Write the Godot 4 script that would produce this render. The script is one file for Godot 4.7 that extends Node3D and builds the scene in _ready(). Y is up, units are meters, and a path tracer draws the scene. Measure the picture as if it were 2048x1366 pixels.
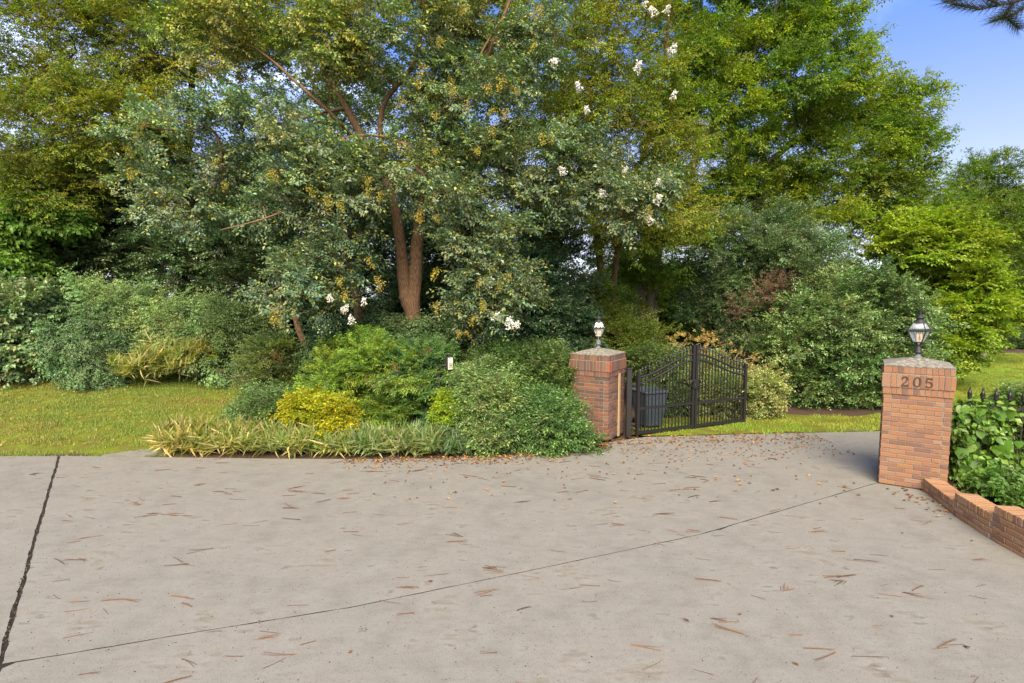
extends Node3D

var rng := RandomNumberGenerator.new()
var used := {}
var M := {}
var S := {}   # sprig meshes, by species

# ------------------------------------------------------------------ helpers
func rf(a: float, b: float) -> float:
	return rng.randf_range(a, b)

func rv() -> Vector3:
	return Vector3(rf(-1, 1), rf(-1, 1), rf(-1, 1))

func numbered(called: String) -> String:
	if not used.has(called):
		used[called] = 0
		return called
	used[called] += 1
	return "%s_%03d" % [called, used[called]]

func tag(o: Node, label := "", category := "", group := "", kind := "") -> Node:
	if label: o.set_meta("label", label)
	if category: o.set_meta("category", category)
	if group: o.set_meta("group", group)
	if kind: o.set_meta("kind", kind)
	return o

func thing(called: String, at: Vector3, label: String, category: String, group := "", turn := 0.0) -> Node3D:
	var o := Node3D.new()
	o.name = numbered(called)
	add_child(o)
	o.position = at
	o.rotation.y = turn
	tag(o, label, category, group)
	return o

func part(called: String, mesh: Mesh, m: Material, parent: Node, at := Vector3.ZERO, turn := Vector3.ZERO) -> MeshInstance3D:
	var o := MeshInstance3D.new()
	o.name = numbered(called) if parent == self else called
	o.mesh = mesh
	o.material_override = m
	parent.add_child(o, true)
	o.position = at
	o.rotation = turn
	return o

func many(called: String, mesh: Mesh, m: Material, parent: Node, where: Array, tints: Array) -> MultiMeshInstance3D:
	var mm := MultiMesh.new()
	mm.transform_format = MultiMesh.TRANSFORM_3D
	mm.use_colors = true
	mm.mesh = mesh
	mm.instance_count = where.size()
	for i in where.size():
		mm.set_instance_transform(i, where[i])
		mm.set_instance_color(i, tints[i])
	var o := MultiMeshInstance3D.new()
	o.name = numbered(called) if parent == self else called
	o.multimesh = mm
	o.material_override = m
	parent.add_child(o, true)
	o.set_meta("kind", "stuff")
	return o

func lin(r: float, g: float, b: float) -> Color:
	return Color(r, g, b).linear_to_srgb()

func noise_tex(size: int, seed_: int, freq: float, oct: int, lo: float, hi: float, kind := FastNoiseLite.TYPE_SIMPLEX_SMOOTH, power := 1.0) -> ImageTexture:
	var n := FastNoiseLite.new()
	n.seed = seed_
	n.noise_type = kind
	n.frequency = freq
	n.fractal_octaves = oct
	var im := n.get_seamless_image(size, size, false, false, 0.15)
	im.convert(Image.FORMAT_L8)
	var d := im.get_data()
	for i in d.size():
		d[i] = int(clampf((lo + (hi - lo) * pow(d[i] / 255.0, power)) * 255.0, 0, 255))
	return ImageTexture.create_from_image(Image.create_from_data(size, size, false, Image.FORMAT_L8, d))

func mat(c: Color, rough: float, tex: Texture2D = null, scale := 1.0, bump: Texture2D = null, depth := 0.0) -> StandardMaterial3D:
	var m := StandardMaterial3D.new()
	m.albedo_color = c
	m.roughness = rough
	m.metallic_specular = 0.4
	if tex or bump:
		m.uv1_triplanar = true
		m.uv1_scale = Vector3.ONE * scale
	if tex:
		m.albedo_texture = tex
	if bump:
		m.heightmap_enabled = true
		m.heightmap_texture = bump
		m.heightmap_scale = depth
	return m

func leaf_mat(rough: float, through: Color, spec := 0.5) -> StandardMaterial3D:
	var m := StandardMaterial3D.new()
	m.vertex_color_use_as_albedo = true
	m.roughness = rough
	m.metallic_specular = spec
	m.cull_mode = BaseMaterial3D.CULL_DISABLED
	m.backlight_enabled = true
	m.backlight = through
	return m

# a box with chamfered, slightly uneven edges, centred on its own middle
func block(size: Vector3, c: float, uneven := 0.0) -> ArrayMesh:
	var h := size / 2.0
	var st := SurfaceTool.new()
	st.begin(Mesh.PRIMITIVE_TRIANGLES)
	st.set_smooth_group(-1)
	var pts := {}
	for sx in [-1, 1]:
		for sy in [-1, 1]:
			for sz in [-1, 1]:
				var j := rv() * uneven
				var k := Vector3(sx, sy, sz)
				pts[[k, 0]] = j + k * Vector3(h.x, h.y - c, h.z - c)
				pts[[k, 1]] = j + k * Vector3(h.x - c, h.y, h.z - c)
				pts[[k, 2]] = j + k * Vector3(h.x - c, h.y - c, h.z)
	var poly := func(vs: Array) -> void:
		var mid := Vector3.ZERO
		for v in vs: mid += v
		mid /= vs.size()
		var nrm: Vector3 = (vs[1] - vs[0]).cross(vs[2] - vs[0])
		if nrm.dot(mid) > 0: vs.reverse()
		for i in range(1, vs.size() - 1):
			st.add_vertex(vs[0]); st.add_vertex(vs[i]); st.add_vertex(vs[i + 1])
	for ax in 3:
		var b := (ax + 1) % 3
		var d := (ax + 2) % 3
		for s in [-1, 1]:
			var ring := []
			for q in [[-1, -1], [1, -1], [1, 1], [-1, 1]]:
				var k := Vector3.ZERO
				k[ax] = s; k[b] = q[0]; k[d] = q[1]
				ring.append(pts[[k, ax]])
			poly.call(ring)
		for s in [-1, 1]:
			for t in [-1, 1]:
				var k1 := Vector3.ZERO
				k1[b] = s; k1[d] = t; k1[ax] = -1
				var k2 := k1
				k2[ax] = 1
				poly.call([pts[[k1, b]], pts[[k2, b]], pts[[k2, d]], pts[[k1, d]]])
	for sx in [-1, 1]:
		for sy in [-1, 1]:
			for sz in [-1, 1]:
				var k := Vector3(sx, sy, sz)
				poly.call([pts[[k, 0]], pts[[k, 1]], pts[[k, 2]]])
	st.generate_normals()
	return st.commit()

func new_st() -> SurfaceTool:
	var st := SurfaceTool.new()
	st.begin(Mesh.PRIMITIVE_TRIANGLES)
	return st

func done(st: SurfaceTool) -> ArrayMesh:
	st.generate_normals()
	return st.commit()

func tube(st: SurfaceTool, pts: Array, rad: Array, sides := 6, lump := 0.0, cap := true) -> void:
	var rings := []
	var ref := Vector3(0.31, 0.2, 0.93)
	for i in pts.size():
		var a: Vector3 = pts[max(i - 1, 0)]
		var b: Vector3 = pts[min(i + 1, pts.size() - 1)]
		var t := (b - a).normalized()
		var u := t.cross(ref)
		if u.length() < 0.05: u = t.cross(Vector3(1, 0, 0))
		u = u.normalized()
		ref = u.cross(t)
		var w := t.cross(u)
		var ring := []
		for k in sides:
			var an := TAU * k / sides
			var r: float = rad[i] * (1.0 + (rf(-lump, lump) if lump > 0 else 0.0))
			ring.append(pts[i] + (u * cos(an) + w * sin(an)) * r)
		rings.append(ring)
	st.set_smooth_group(0)
	for i in rings.size() - 1:
		for k in sides:
			var l := (k + 1) % sides
			for v in [rings[i][k], rings[i + 1][k], rings[i + 1][l], rings[i][k], rings[i + 1][l], rings[i][l]]:
				st.add_vertex(v)
	if cap:
		st.set_smooth_group(-1)
		for e in [0, rings.size() - 1]:
			for k in range(1, sides - 1):
				for v in [rings[e][0], rings[e][k], rings[e][k + 1]]:
					st.add_vertex(v)

func lathe(profile: Array, sides := 16) -> ArrayMesh:
	var st := new_st()
	st.set_smooth_group(0)
	for i in profile.size() - 1:
		for k in sides:
			var a := TAU * k / sides
			var b := TAU * (k + 1) / sides
			var p: Vector2 = profile[i]
			var q: Vector2 = profile[i + 1]
			var v := [Vector3(cos(a) * p.x, p.y, sin(a) * p.x), Vector3(cos(b) * p.x, p.y, sin(b) * p.x), Vector3(cos(b) * q.x, q.y, sin(b) * q.x), Vector3(cos(a) * q.x, q.y, sin(a) * q.x)]
			for j in [0, 1, 2, 0, 2, 3]:
				st.add_vertex(v[j])
	return done(st)

func bar(a: Vector3, b: Vector3, w: float, d: float) -> ArrayMesh:
	# a square bar from a to b
	var st := new_st()
	st.set_smooth_group(-1)
	var t := (b - a).normalized()
	var u := t.cross(Vector3.UP if absf(t.y) < 0.9 else Vector3(0, 0, 1)).normalized()
	var v := t.cross(u).normalized()
	var c := []
	for p in [a, b]:
		for q in [[-1, -1], [1, -1], [1, 1], [-1, 1]]:
			c.append(p + u * q[0] * w / 2 + v * q[1] * d / 2)
	for f in [[0, 1, 2, 3], [7, 6, 5, 4], [0, 4, 5, 1], [1, 5, 6, 2], [2, 6, 7, 3], [3, 7, 4, 0]]:
		for j in [0, 1, 2, 0, 2, 3]:
			st.add_vertex(c[f[j]])
	return done(st)

# ------------------------------------------------------------------ ground
func slope_up(x: float, z: float) -> float:
	var side := smoothstep(2.2, -1.2, x)
	var d := -z - 9.7
	var h := 0.145 * clampf(d, 0, 6.0)
	return h * side - 0.03 * (1.0 - smoothstep(0.0, 0.4, d))

func on(x: float, z: float, up := 0.0) -> Vector3:
	return Vector3(x, slope_up(x, z) + up, z)

func sheet(poly: PackedVector2Array, cell: float, up: float) -> ArrayMesh:
	var lo := poly[0]
	var hi := poly[0]
	for p in poly:
		lo = lo.min(p)
		hi = hi.max(p)
	var st := new_st()
	st.set_smooth_group(0)
	var nx := int(ceil((hi.x - lo.x) / cell))
	var nz := int(ceil((hi.y - lo.y) / cell))
	for i in nx:
		for j in nz:
			var a := lo + Vector2(i, j) * cell
			var sq := PackedVector2Array([a, a + Vector2(cell, 0), a + Vector2(cell, cell), a + Vector2(0, cell)])
			for piece in Geometry2D.intersect_polygons(sq, poly):
				var tri := Geometry2D.triangulate_polygon(piece)
				for k in range(0, tri.size(), 3):
					var q := [piece[tri[k]], piece[tri[k + 1]], piece[tri[k + 2]]]
					if (q[1] - q[0]).cross(q[2] - q[0]) < 0: q.reverse()
					for v in q:
						st.add_vertex(on(v.x, v.y, up))
	return done(st)

func slab(poly: PackedVector2Array, top: float, thick: float) -> ArrayMesh:
	var st := new_st()
	st.set_smooth_group(-1)
	var tri := Geometry2D.triangulate_polygon(poly)
	for k in range(0, tri.size(), 3):
		var q := [poly[tri[k]], poly[tri[k + 1]], poly[tri[k + 2]]]
		if (q[1] - q[0]).cross(q[2] - q[0]) < 0: q.reverse()
		for v in q:
			st.add_vertex(Vector3(v.x, top, v.y))
	var turn := 1.0 if Geometry2D.is_polygon_clockwise(poly) else -1.0
	for i in poly.size():
		var a := poly[i]
		var b := poly[(i + 1) % poly.size()]
		var v := [Vector3(a.x, top, a.y), Vector3(b.x, top, b.y), Vector3(b.x, top - thick, b.y), Vector3(a.x, top - thick, a.y)]
		if turn > 0: v.reverse()
		for j in [0, 1, 2, 0, 2, 3]:
			st.add_vertex(v[j])
	return done(st)

# ------------------------------------------------------------------ leaves
class Leafy:
	var v := PackedVector3Array()
	var c := PackedColorArray()
	func leaf(base: Vector3, dir: Vector3, up: Vector3, length: float, width: float, fold: float, curl: float, col: Color) -> void:
		var side := dir.cross(up).normalized()
		var top := side.cross(dir).normalized()
		var mid := base + dir * length * 0.48
		var tip := base + dir * length - top * length * curl
		var l := mid + side * width * 0.5 + top * width * fold
		var r := mid - side * width * 0.5 + top * width * fold
		for p in [base, l, tip, base, tip, r]:
			v.append(p)
			c.append(col)
	func blade(base: Vector3, dir: Vector3, length: float, width: float, arch: float, col: Color) -> void:
		var side := dir.cross(Vector3.UP).normalized()
		var pts := []
		for i in 4:
			var t := i / 3.0
			pts.append(base + dir * length * t - Vector3.UP * arch * length * t * t)
		var w := [0.55, 1.0, 0.7, 0.0]
		for i in 3:
			var a: Vector3 = pts[i] + side * width * w[i] / 2
			var b: Vector3 = pts[i] - side * width * w[i] / 2
			var d: Vector3 = pts[i + 1] + side * width * w[i + 1] / 2
			var e: Vector3 = pts[i + 1] - side * width * w[i + 1] / 2
			for p in ([a, d, e, a, e, b] if i < 2 else [a, d, b]):
				v.append(p)
				c.append(col)
	func twig(a: Vector3, b: Vector3, r: float, col: Color) -> void:
		var t := (b - a).normalized()
		var u := t.cross(Vector3(0.3, 1, 0.2)).normalized()
		var w := t.cross(u)
		var ring := [u, -0.5 * u + 0.87 * w, -0.5 * u - 0.87 * w]
		for k in 3:
			for p in [a + ring[k] * r, b, a + ring[(k + 1) % 3] * r]:
				v.append(p)
				c.append(col)
	func mesh() -> ArrayMesh:
		var arr := []
		arr.resize(Mesh.ARRAY_MAX)
		arr[Mesh.ARRAY_VERTEX] = v
		arr[Mesh.ARRAY_COLOR] = c
		var m := ArrayMesh.new()
		m.add_surface_from_arrays(Mesh.PRIMITIVE_TRIANGLES, arr)
		return m

func vary(col: Color, amount: float) -> Color:
	var k := 1.0 + rf(-amount, amount)
	return Color(col.r * k * (1 + rf(-amount, amount) * 0.5), col.g * k, col.b * k * (1 + rf(-amount, amount) * 0.5))

# a leafy spray: a main twig along +z with side twigs, leaves alternating along each
func sprig(length: float, sides: int, per: int, ll: float, lw: float, droop: float, col: Color, amount := 0.25, odd := Color.BLACK, odd_share := 0.0, flat := 0.5, wood := Color(0.07, 0.05, 0.03)) -> ArrayMesh:
	var l := Leafy.new()
	var twigs := [[Vector3.ZERO, Vector3(0, 0, length)]]
	for i in sides:
		var t := rf(0.1, 0.85)
		var s := 1.0 if i % 2 == 0 else -1.0
		var d := Vector3(s * rf(0.5, 1.0), rf(-flat, flat), rf(0.3, 0.9)).normalized()
		var at := Vector3(0, 0, length * t)
		twigs.append([at, at + d * length * rf(0.35, 0.65)])
	for tw in twigs:
		var a: Vector3 = tw[0]
		var b: Vector3 = tw[1] - Vector3(0, droop * length * 0.3, 0)
		l.twig(a, b, length * 0.011, wood)
		var d := (b - a).normalized()
		var sd := d.cross(Vector3.UP).normalized()
		for i in per:
			var t := (i + rf(0.2, 0.9)) / per
			var s := 1.0 if i % 2 == 0 else -1.0
			var dir := (d * rf(0.3, 0.9) + sd * s * rf(0.5, 1.1) + Vector3(0, rf(-flat, flat) - droop, 0) + rv() * 0.25).normalized()
			var up := (Vector3.UP + rv() * 0.6).normalized()
			var cc := odd if rng.randf() < odd_share else col
			var k := rf(0.7, 1.2)
			l.leaf(a.lerp(b, t), dir, up, ll * k, lw * k, rf(0.05, 0.3), rf(0.0, 0.25), vary(cc, amount))
	return l.mesh()

# a fan of long arching blades growing from one point
func tuft(n: int, length: float, width: float, spread: float, arch: float, cols: Array, amount := 0.2) -> ArrayMesh:
	var l := Leafy.new()
	for i in n:
		var a := rf(0, TAU)
		var e := rf(0.15, spread)
		var dir := Vector3(cos(a) * sin(e), cos(e), sin(a) * sin(e))
		var base := Vector3(rf(-1, 1), rf(0, 0.5), rf(-1, 1)) * length * 0.18
		l.blade(base, dir, length * rf(0.6, 1.15), width * rf(0.7, 1.2), arch * rf(0.4, 1.2), vary(cols[rng.randi() % cols.size()], amount))
	return l.mesh()

func cluster(n: int, r: float, size: float, cols: Array) -> ArrayMesh:
	# a cone-shaped panicle of many small faces
	var l := Leafy.new()
	for i in n:
		var t := rng.randf()
		var rad := r * (1.0 - 0.6 * t) * sqrt(rng.randf())
		var a := rf(0, TAU)
		var p := Vector3(cos(a) * rad, (t - 0.4) * r * 2.2, sin(a) * rad)
		var d := rv().normalized()
		l.leaf(p, d, rv().normalized(), size * rf(0.7, 1.3), size * 0.9, 0.2, 0.2, vary(cols[rng.randi() % cols.size()], 0.2))
		if i % 4 == 0: l.twig(Vector3(0, p.y - r * 0.4, 0), p, size * 0.1, Color(0.2, 0.18, 0.05))
	return l.mesh()

# ------------------------------------------------------------------ plants
# lobes: [centre, radii, clumps]; o: sprigs, leaf (material), r (clump radius), per, size [lo, hi], tint [colour, amount], out, up, droop, bark, limbs, limb_r
func foliage(t: Node3D, lobes: Array, o: Dictionary) -> Array:
	var where := [[], [], []]
	var tints := [[], [], []]
	var centres := []
	var kinds: Array = o.sprigs
	var extra: Array = o.get("lobe_tints", [])
	for li in lobes.size():
		var lobe: Array = lobes[li]
		var lt: Color = extra[li] if li < extra.size() else Color.WHITE
		for i in lobe[2]:
			var d := rv()
			while d.length() > 1.0 or d.length() < 0.05: d = rv()
			d = d.normalized() * pow(rng.randf(), o.get("shell", 0.42))
			var c: Vector3 = lobe[0] + d * lobe[1] - t.position
			if c.y + t.position.y < slope_up(c.x + t.position.x, c.z + t.position.z) + 0.05: continue
			centres.append(c)
			var outward: Vector3 = (d + Vector3(0, 0.25, 0)).normalized()
			var shade_of_green: Color = o.tint[0] * lt
			var clump_tint: float = 1.0 + rf(-1, 1) * o.tint[1]
			var hue: float = rf(-1, 1) * o.tint[1] * 0.5
			for k in o.per:
				var off := rv()
				while off.length() > 1: off = rv()
				off.y *= o.get("flat", 0.7)
				var pos: Vector3 = c + off * o.r
				var dir: Vector3 = (outward * o.get("out", 0.6) + off * 0.8 + Vector3(0, o.get("up", 0.0), 0) + rv() * 0.5).normalized()
				if absf(dir.y) > 0.96: dir = Vector3(0.3, dir.y, 0.2).normalized()
				var right := Vector3.UP.cross(dir).normalized()
				var upw := dir.cross(right).rotated(dir, rf(-0.5, 0.5))
				right = upw.cross(dir)
				var s := rf(o.size[0], o.size[1])
				var which := rng.randi() % kinds.size()
				where[which].append(Transform3D(Basis(right * s, upw * s, dir * s), pos))
				var b: float = clump_tint * (1.0 + rf(-0.15, 0.15))
				tints[which].append(Color(shade_of_green.r * b * (1 + hue), shade_of_green.g * b, shade_of_green.b * b))
	var crown: Node = t
	for i in kinds.size():
		if where[i].size():
			crown = many(o.get("called", "crown") if crown == t else "foliage", kinds[i], o.leaf, crown, where[i], tints[i])
	return centres

# stems: [[points], [radii]] in world; limbs join clump centres to the nearest wood
func wood(t: Node3D, stems: Array, centres: Array, o: Dictionary) -> void:
	var nodes := []
	var parent := []
	var weight := []
	var solid := []
	for s in stems:
		var st := new_st()
		var pts := []
		var first := true
		var curve := Curve3D.new()
		for i in s[0].size():
			var a: Vector3 = s[0][max(i - 1, 0)]
			var b: Vector3 = s[0][min(i + 1, s[0].size() - 1)]
			curve.add_point(s[0][i] - t.position, (a - b) / 6.0, (b - a) / 6.0)
		var n: int = s[0].size() * 4
		var rad := []
		for i in n + 1:
			pts.append(curve.samplef(float(i) / n * (s[0].size() - 1)) + rv() * s[1][0] * 0.06)
			var k: float = float(i) / n * (s[1].size() - 1)
			rad.append(lerpf(s[1][int(k)], s[1][min(int(k) + 1, s[1].size() - 1)], k - int(k)))
			if i > n / 3 and s[1][0] < 0.22:
				nodes.append(pts[-1])
				parent.append(-1)
				weight.append(0.0)
		tube(st, pts, rad, 12 if s[1][0] > 0.08 else 7, 0.09)
		part(o.get("stem", "trunk"), done(st), o.bark, t)
	if nodes.is_empty() or o.get("limbs", 0) == 0: return
	var picked := []
	var step: int = max(1, centres.size() / o.limbs)
	for i in range(0, centres.size(), step): picked.append(centres[i])
	picked.sort_custom(func(a, b): return a.distance_squared_to(nodes[0]) < b.distance_squared_to(nodes[0]))
	for c in picked:
		var best := -1
		var least := 1e9
		for i in nodes.size():
			var dd: Vector3 = c - nodes[i]
			var cost := dd.length() + maxf(0.0, -dd.y) * 0.25 + maxf(0.0, Vector2(dd.x, dd.z).length() * 0.5 - absf(dd.y)) * 0.6
			if cost < least:
				least = cost
				best = i
		var a: Vector3 = nodes[best]
		var prev := best
		var n := clampi(int(least / 0.35), 2, 7)
		var bow := Vector3(rf(-0.1, 0.1), rf(0.02, 0.16), rf(-0.1, 0.1)) * least
		for i in range(1, n + 1):
			var k := float(i) / n
			nodes.append(a.lerp(c, k) + bow * 4 * k * (1 - k) + rv() * least * 0.018)
			parent.append(prev)
			weight.append(0.0)
			prev = nodes.size() - 1
		var up := prev
		while up >= 0:
			weight[up] += 1.0
			up = parent[up]
	var st := new_st()
	var lr: float = o.get("limb_r", 0.009)
	for i in nodes.size():
		if parent[i] >= 0:
			var r1 := minf(lr * pow(weight[parent[i]], 0.48), o.get("limb_most", 0.09))
			tube(st, [nodes[parent[i]], nodes[i]], [minf(r1, lr * pow(weight[i], 0.48) * 1.2), lr * pow(weight[i], 0.48)], 5 if weight[i] > 3 else 4, 0.0, false)
	part("limbs", done(st), o.bark, t)

func plant(called: String, at: Vector3, label: String, category: String, group: String, stems: Array, lobes: Array, o: Dictionary) -> Node3D:
	var t := thing(called, at, label, category, group)
	var centres := foliage(t, lobes, o)
	if stems.size():
		wood(t, stems, centres, o)
	return t

func bush_stems(at: Vector3, n: int, spread: float, height: float, r: float) -> Array:
	var out := []
	for i in n:
		var a := TAU * i / n + rf(-0.4, 0.4)
		var d := Vector3(cos(a), 0, sin(a))
		out.append([[at + d * 0.05, at + d * spread * 0.35 + Vector3(0, height * 0.5, 0), at + d * spread * rf(0.5, 0.9) + Vector3(0, height * rf(0.75, 1.0), 0)], [r, r * 0.7, r * 0.3]])
	return out

func make_materials() -> void:
	var grain := noise_tex(256, 3, 0.06, 4, 0.62, 1.0)
	var fine := noise_tex(256, 5, 0.25, 3, 0.55, 1.0)
	var rough := noise_tex(256, 8, 0.09, 5, 0.0, 1.0)
	M.brick = []
	for c in [lin(0.37, 0.19, 0.115), lin(0.345, 0.175, 0.11), lin(0.385, 0.205, 0.12), lin(0.32, 0.165, 0.11), lin(0.375, 0.225, 0.155), lin(0.28, 0.15, 0.11), lin(0.385, 0.2, 0.105), lin(0.235, 0.135, 0.105)]:
		M.brick.append(mat(c, 0.88, grain, 5.0, rough, 0.25))
	M.wall_brick = []
	for c in [lin(0.46, 0.255, 0.125), lin(0.43, 0.235, 0.12), lin(0.47, 0.275, 0.14), lin(0.41, 0.215, 0.115), lin(0.45, 0.27, 0.16), lin(0.35, 0.185, 0.11)]:
		M.wall_brick.append(mat(c, 0.9, grain, 5.0, rough, 0.3))
	M.old_brick = []
	for c in [lin(0.240, 0.116, 0.080), lin(0.216, 0.108, 0.080), lin(0.272, 0.124, 0.076), lin(0.200, 0.112, 0.092), lin(0.256, 0.152, 0.120), lin(0.160, 0.096, 0.080), lin(0.288, 0.136, 0.080), lin(0.136, 0.096, 0.084)]:
		M.old_brick.append(mat(c, 0.9, grain, 5.0, rough, 0.25))
	M.red_brick = mat(lin(0.416, 0.128, 0.064), 0.85, grain, 4.0, rough, 0.2)
	M.mortar = mat(lin(0.320, 0.296, 0.256), 0.95, fine, 6.0, rough, 0.2)
	M.cap = mat(lin(0.320, 0.308, 0.276), 0.95, noise_tex(256, 12, 0.035, 5, 0.5, 1.0), 1.6, rough, 0.3)
	M.iron = mat(lin(0.012, 0.012, 0.014), 0.45)
	M.iron.metallic_specular = 0.5
	M.lamp_metal = mat(lin(0.03, 0.034, 0.04), 0.5, grain, 8.0)
	M.lead = mat(lin(0.16, 0.19, 0.22), 0.6, grain, 8.0)
	M.bronze = mat(lin(0.085, 0.065, 0.055), 0.45, grain, 10.0)
	M.glass = mat(Color(0.85, 0.9, 0.92, 0.18), 0.06)
	M.glass.transparency = BaseMaterial3D.TRANSPARENCY_ALPHA
	M.milk = mat(lin(0.72, 0.75, 0.78), 0.3, noise_tex(128, 9, 0.03, 3, 0.8, 1.0), 4.0)
	M.candle = mat(lin(0.70, 0.52, 0.36), 0.5)
	M.pale_wood = mat(lin(0.52, 0.41, 0.24), 0.8, noise_tex(256, 15, 0.05, 4, 0.7, 1.0), 3.0)
	M.bark = mat(lin(0.17, 0.115, 0.08), 0.92, noise_tex(256, 21, 0.05, 5, 0.35, 1.0), 2.2, rough, 1.2)
	M.red_bark = mat(lin(0.42, 0.255, 0.155), 0.88, null, 1.0)
	var streak := noise_tex(256, 22, 0.045, 5, 0.3, 1.0)
	M.red_bark.albedo_texture = streak
	M.red_bark.uv1_triplanar = true
	M.red_bark.uv1_scale = Vector3(5.0, 0.7, 5.0)
	M.red_bark.heightmap_enabled = true
	M.red_bark.heightmap_texture = streak
	M.red_bark.heightmap_scale = 1.5
	M.grey_bark = mat(lin(0.40, 0.37, 0.31), 0.92, noise_tex(256, 23, 0.06, 5, 0.4, 1.0), 2.0, rough, 1.0)
	M.dark_bark = mat(lin(0.06, 0.045, 0.035), 0.95, noise_tex(128, 24, 0.06, 4, 0.5, 1.0), 2.0)
	M.stem = mat(lin(0.10, 0.075, 0.045), 0.9)
	M.soil = mat(lin(0.16, 0.105, 0.07), 1.0, noise_tex(512, 31, 0.08, 5, 0.25, 1.0), 0.9, rough, 2.0)
	M.leaf = leaf_mat(0.38, Color(0.7, 0.8, 0.35))
	M.thin_leaf = leaf_mat(0.5, Color(0.95, 1.0, 0.35))
	M.gloss_leaf = leaf_mat(0.3, Color(0.25, 0.3, 0.12))
	M.petal = leaf_mat(0.7, Color(0.6, 0.6, 0.6), 0.2)
	M.dry = leaf_mat(0.8, Color(0.2, 0.15, 0.1), 0.2)
	M.grass = leaf_mat(0.55, Color(0.6, 0.65, 0.25), 0.3)
	M.bin = mat(lin(0.055, 0.075, 0.10), 0.4)
	M.black_rubber = mat(lin(0.02, 0.02, 0.022), 0.6)
	M.beige = mat(lin(0.62, 0.58, 0.47), 0.5)
	M.needle_brown = mat(lin(0.125, 0.064, 0.036), 0.7)
	M.needle_dark = mat(lin(0.075, 0.043, 0.028), 0.75)
	M.needle_tan = mat(lin(0.17, 0.092, 0.048), 0.75)
	M.seed = mat(lin(0.02, 0.016, 0.013), 0.8)
	# concrete: stains and blotches over a fine speckle
	var n1 := FastNoiseLite.new(); n1.seed = 4; n1.frequency = 0.006; n1.fractal_octaves = 5
	var n2 := FastNoiseLite.new(); n2.seed = 9; n2.frequency = 0.02; n2.fractal_octaves = 4
	var a1 := n1.get_seamless_image(1024, 1024, false, false, 0.12)
	var a2 := n2.get_seamless_image(1024, 1024, false, false, 0.12)
	a1.convert(Image.FORMAT_L8); a2.convert(Image.FORMAT_L8)
	# broom streaks run along x: squeeze a noise
	var n3 := FastNoiseLite.new(); n3.seed = 14; n3.frequency = 0.09; n3.fractal_octaves = 3
	var a3 := n3.get_seamless_image(256, 1024, false, false, 0.12)
	a3.convert(Image.FORMAT_L8)
	a3.resize(1024, 1024, Image.INTERPOLATE_CUBIC)
	var d1 := a1.get_data()
	var d2 := a2.get_data()
	var d3 := a3.get_data()
	var outp := PackedByteArray()
	outp.resize(1024 * 1024 * 3)
	for i in d1.size():
		var v1 := d1[i] / 255.0
		var v2 := d2[i] / 255.0
		var v3 := d3[i] / 255.0
		var base := 0.86 + 0.07 * (v1 - 0.5) + 0.08 * (v2 - 0.5) + 0.05 * (v3 - 0.5)
		var stain := smoothstep(0.56, 0.8, v1 * 0.5 + v3 * 0.5) * smoothstep(0.4, 0.65, v2)
		base *= 1.0 - 0.10 * stain
		var spot := smoothstep(0.74, 0.84, v2) * smoothstep(0.5, 0.62, v3)
		base *= 1.0 - 0.12 * spot
		outp[i * 3] = int(clampf(base, 0, 1) * 255)
		outp[i * 3 + 1] = int(clampf(base * (0.985 + 0.012 * v2 - 0.02 * stain), 0, 1) * 255)
		outp[i * 3 + 2] = int(clampf(base * (0.955 + 0.03 * v2 - 0.06 * stain), 0, 1) * 255)
	var con := StandardMaterial3D.new()
	con.albedo_color = Color(0.582, 0.584, 0.576)
	con.albedo_texture = ImageTexture.create_from_image(Image.create_from_data(1024, 1024, false, Image.FORMAT_RGB8, outp))
	con.uv1_triplanar = true
	con.uv1_world_triplanar = true
	con.uv1_scale = Vector3.ONE * 0.13
	con.roughness = 0.93
	con.metallic_specular = 0.25
	# speckle of sand and stones
	var sp := PackedByteArray()
	sp.resize(512 * 512)
	sp.fill(238)
	var r2 := RandomNumberGenerator.new(); r2.seed = 77
	for i in 512 * 512:
		sp[i] = 236 + r2.randi_range(-16, 14)
	for i in 5200:
		var x := r2.randi_range(0, 511); var y := r2.randi_range(0, 511)
		var v := r2.randi_range(130, 200) if r2.randf() < 0.75 else 255
		sp[y * 512 + x] = v
		if r2.randf() < 0.4: sp[y * 512 + (x + 1) % 512] = v
	con.detail_enabled = true
	con.detail_blend_mode = BaseMaterial3D.BLEND_MODE_MUL
	con.detail_uv_layer = BaseMaterial3D.DETAIL_UV_2
	con.detail_albedo = ImageTexture.create_from_image(Image.create_from_data(512, 512, false, Image.FORMAT_L8, sp))
	con.uv2_triplanar = true
	con.uv2_world_triplanar = true
	con.uv2_scale = Vector3.ONE * 0.55
	con.heightmap_enabled = true
	con.heightmap_texture = rough
	con.heightmap_scale = 0.4
	M.concrete = con
	# lawn underlay
	var lawn := StandardMaterial3D.new()
	var g1 := FastNoiseLite.new(); g1.seed = 41; g1.frequency = 0.02; g1.fractal_octaves = 6
	var gi := g1.get_seamless_image(512, 512, false, false, 0.12)
	gi.convert(Image.FORMAT_L8)
	var gd := gi.get_data()
	var go := PackedByteArray()
	go.resize(512 * 512 * 3)
	for i in gd.size():
		var v := smoothstep(0.25, 0.8, gd[i] / 255.0)
		var c := Color(0.36, 0.36, 0.17).lerp(Color(0.38, 0.43, 0.15), v)
		go[i * 3] = int(c.r * 255); go[i * 3 + 1] = int(c.g * 255); go[i * 3 + 2] = int(c.b * 255)
	lawn.albedo_texture = ImageTexture.create_from_image(Image.create_from_data(512, 512, false, Image.FORMAT_RGB8, go))
	lawn.uv1_triplanar = true
	lawn.uv1_world_triplanar = true
	lawn.uv1_scale = Vector3.ONE * 0.23
	lawn.roughness = 1.0
	lawn.metallic_specular = 0.1
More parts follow.
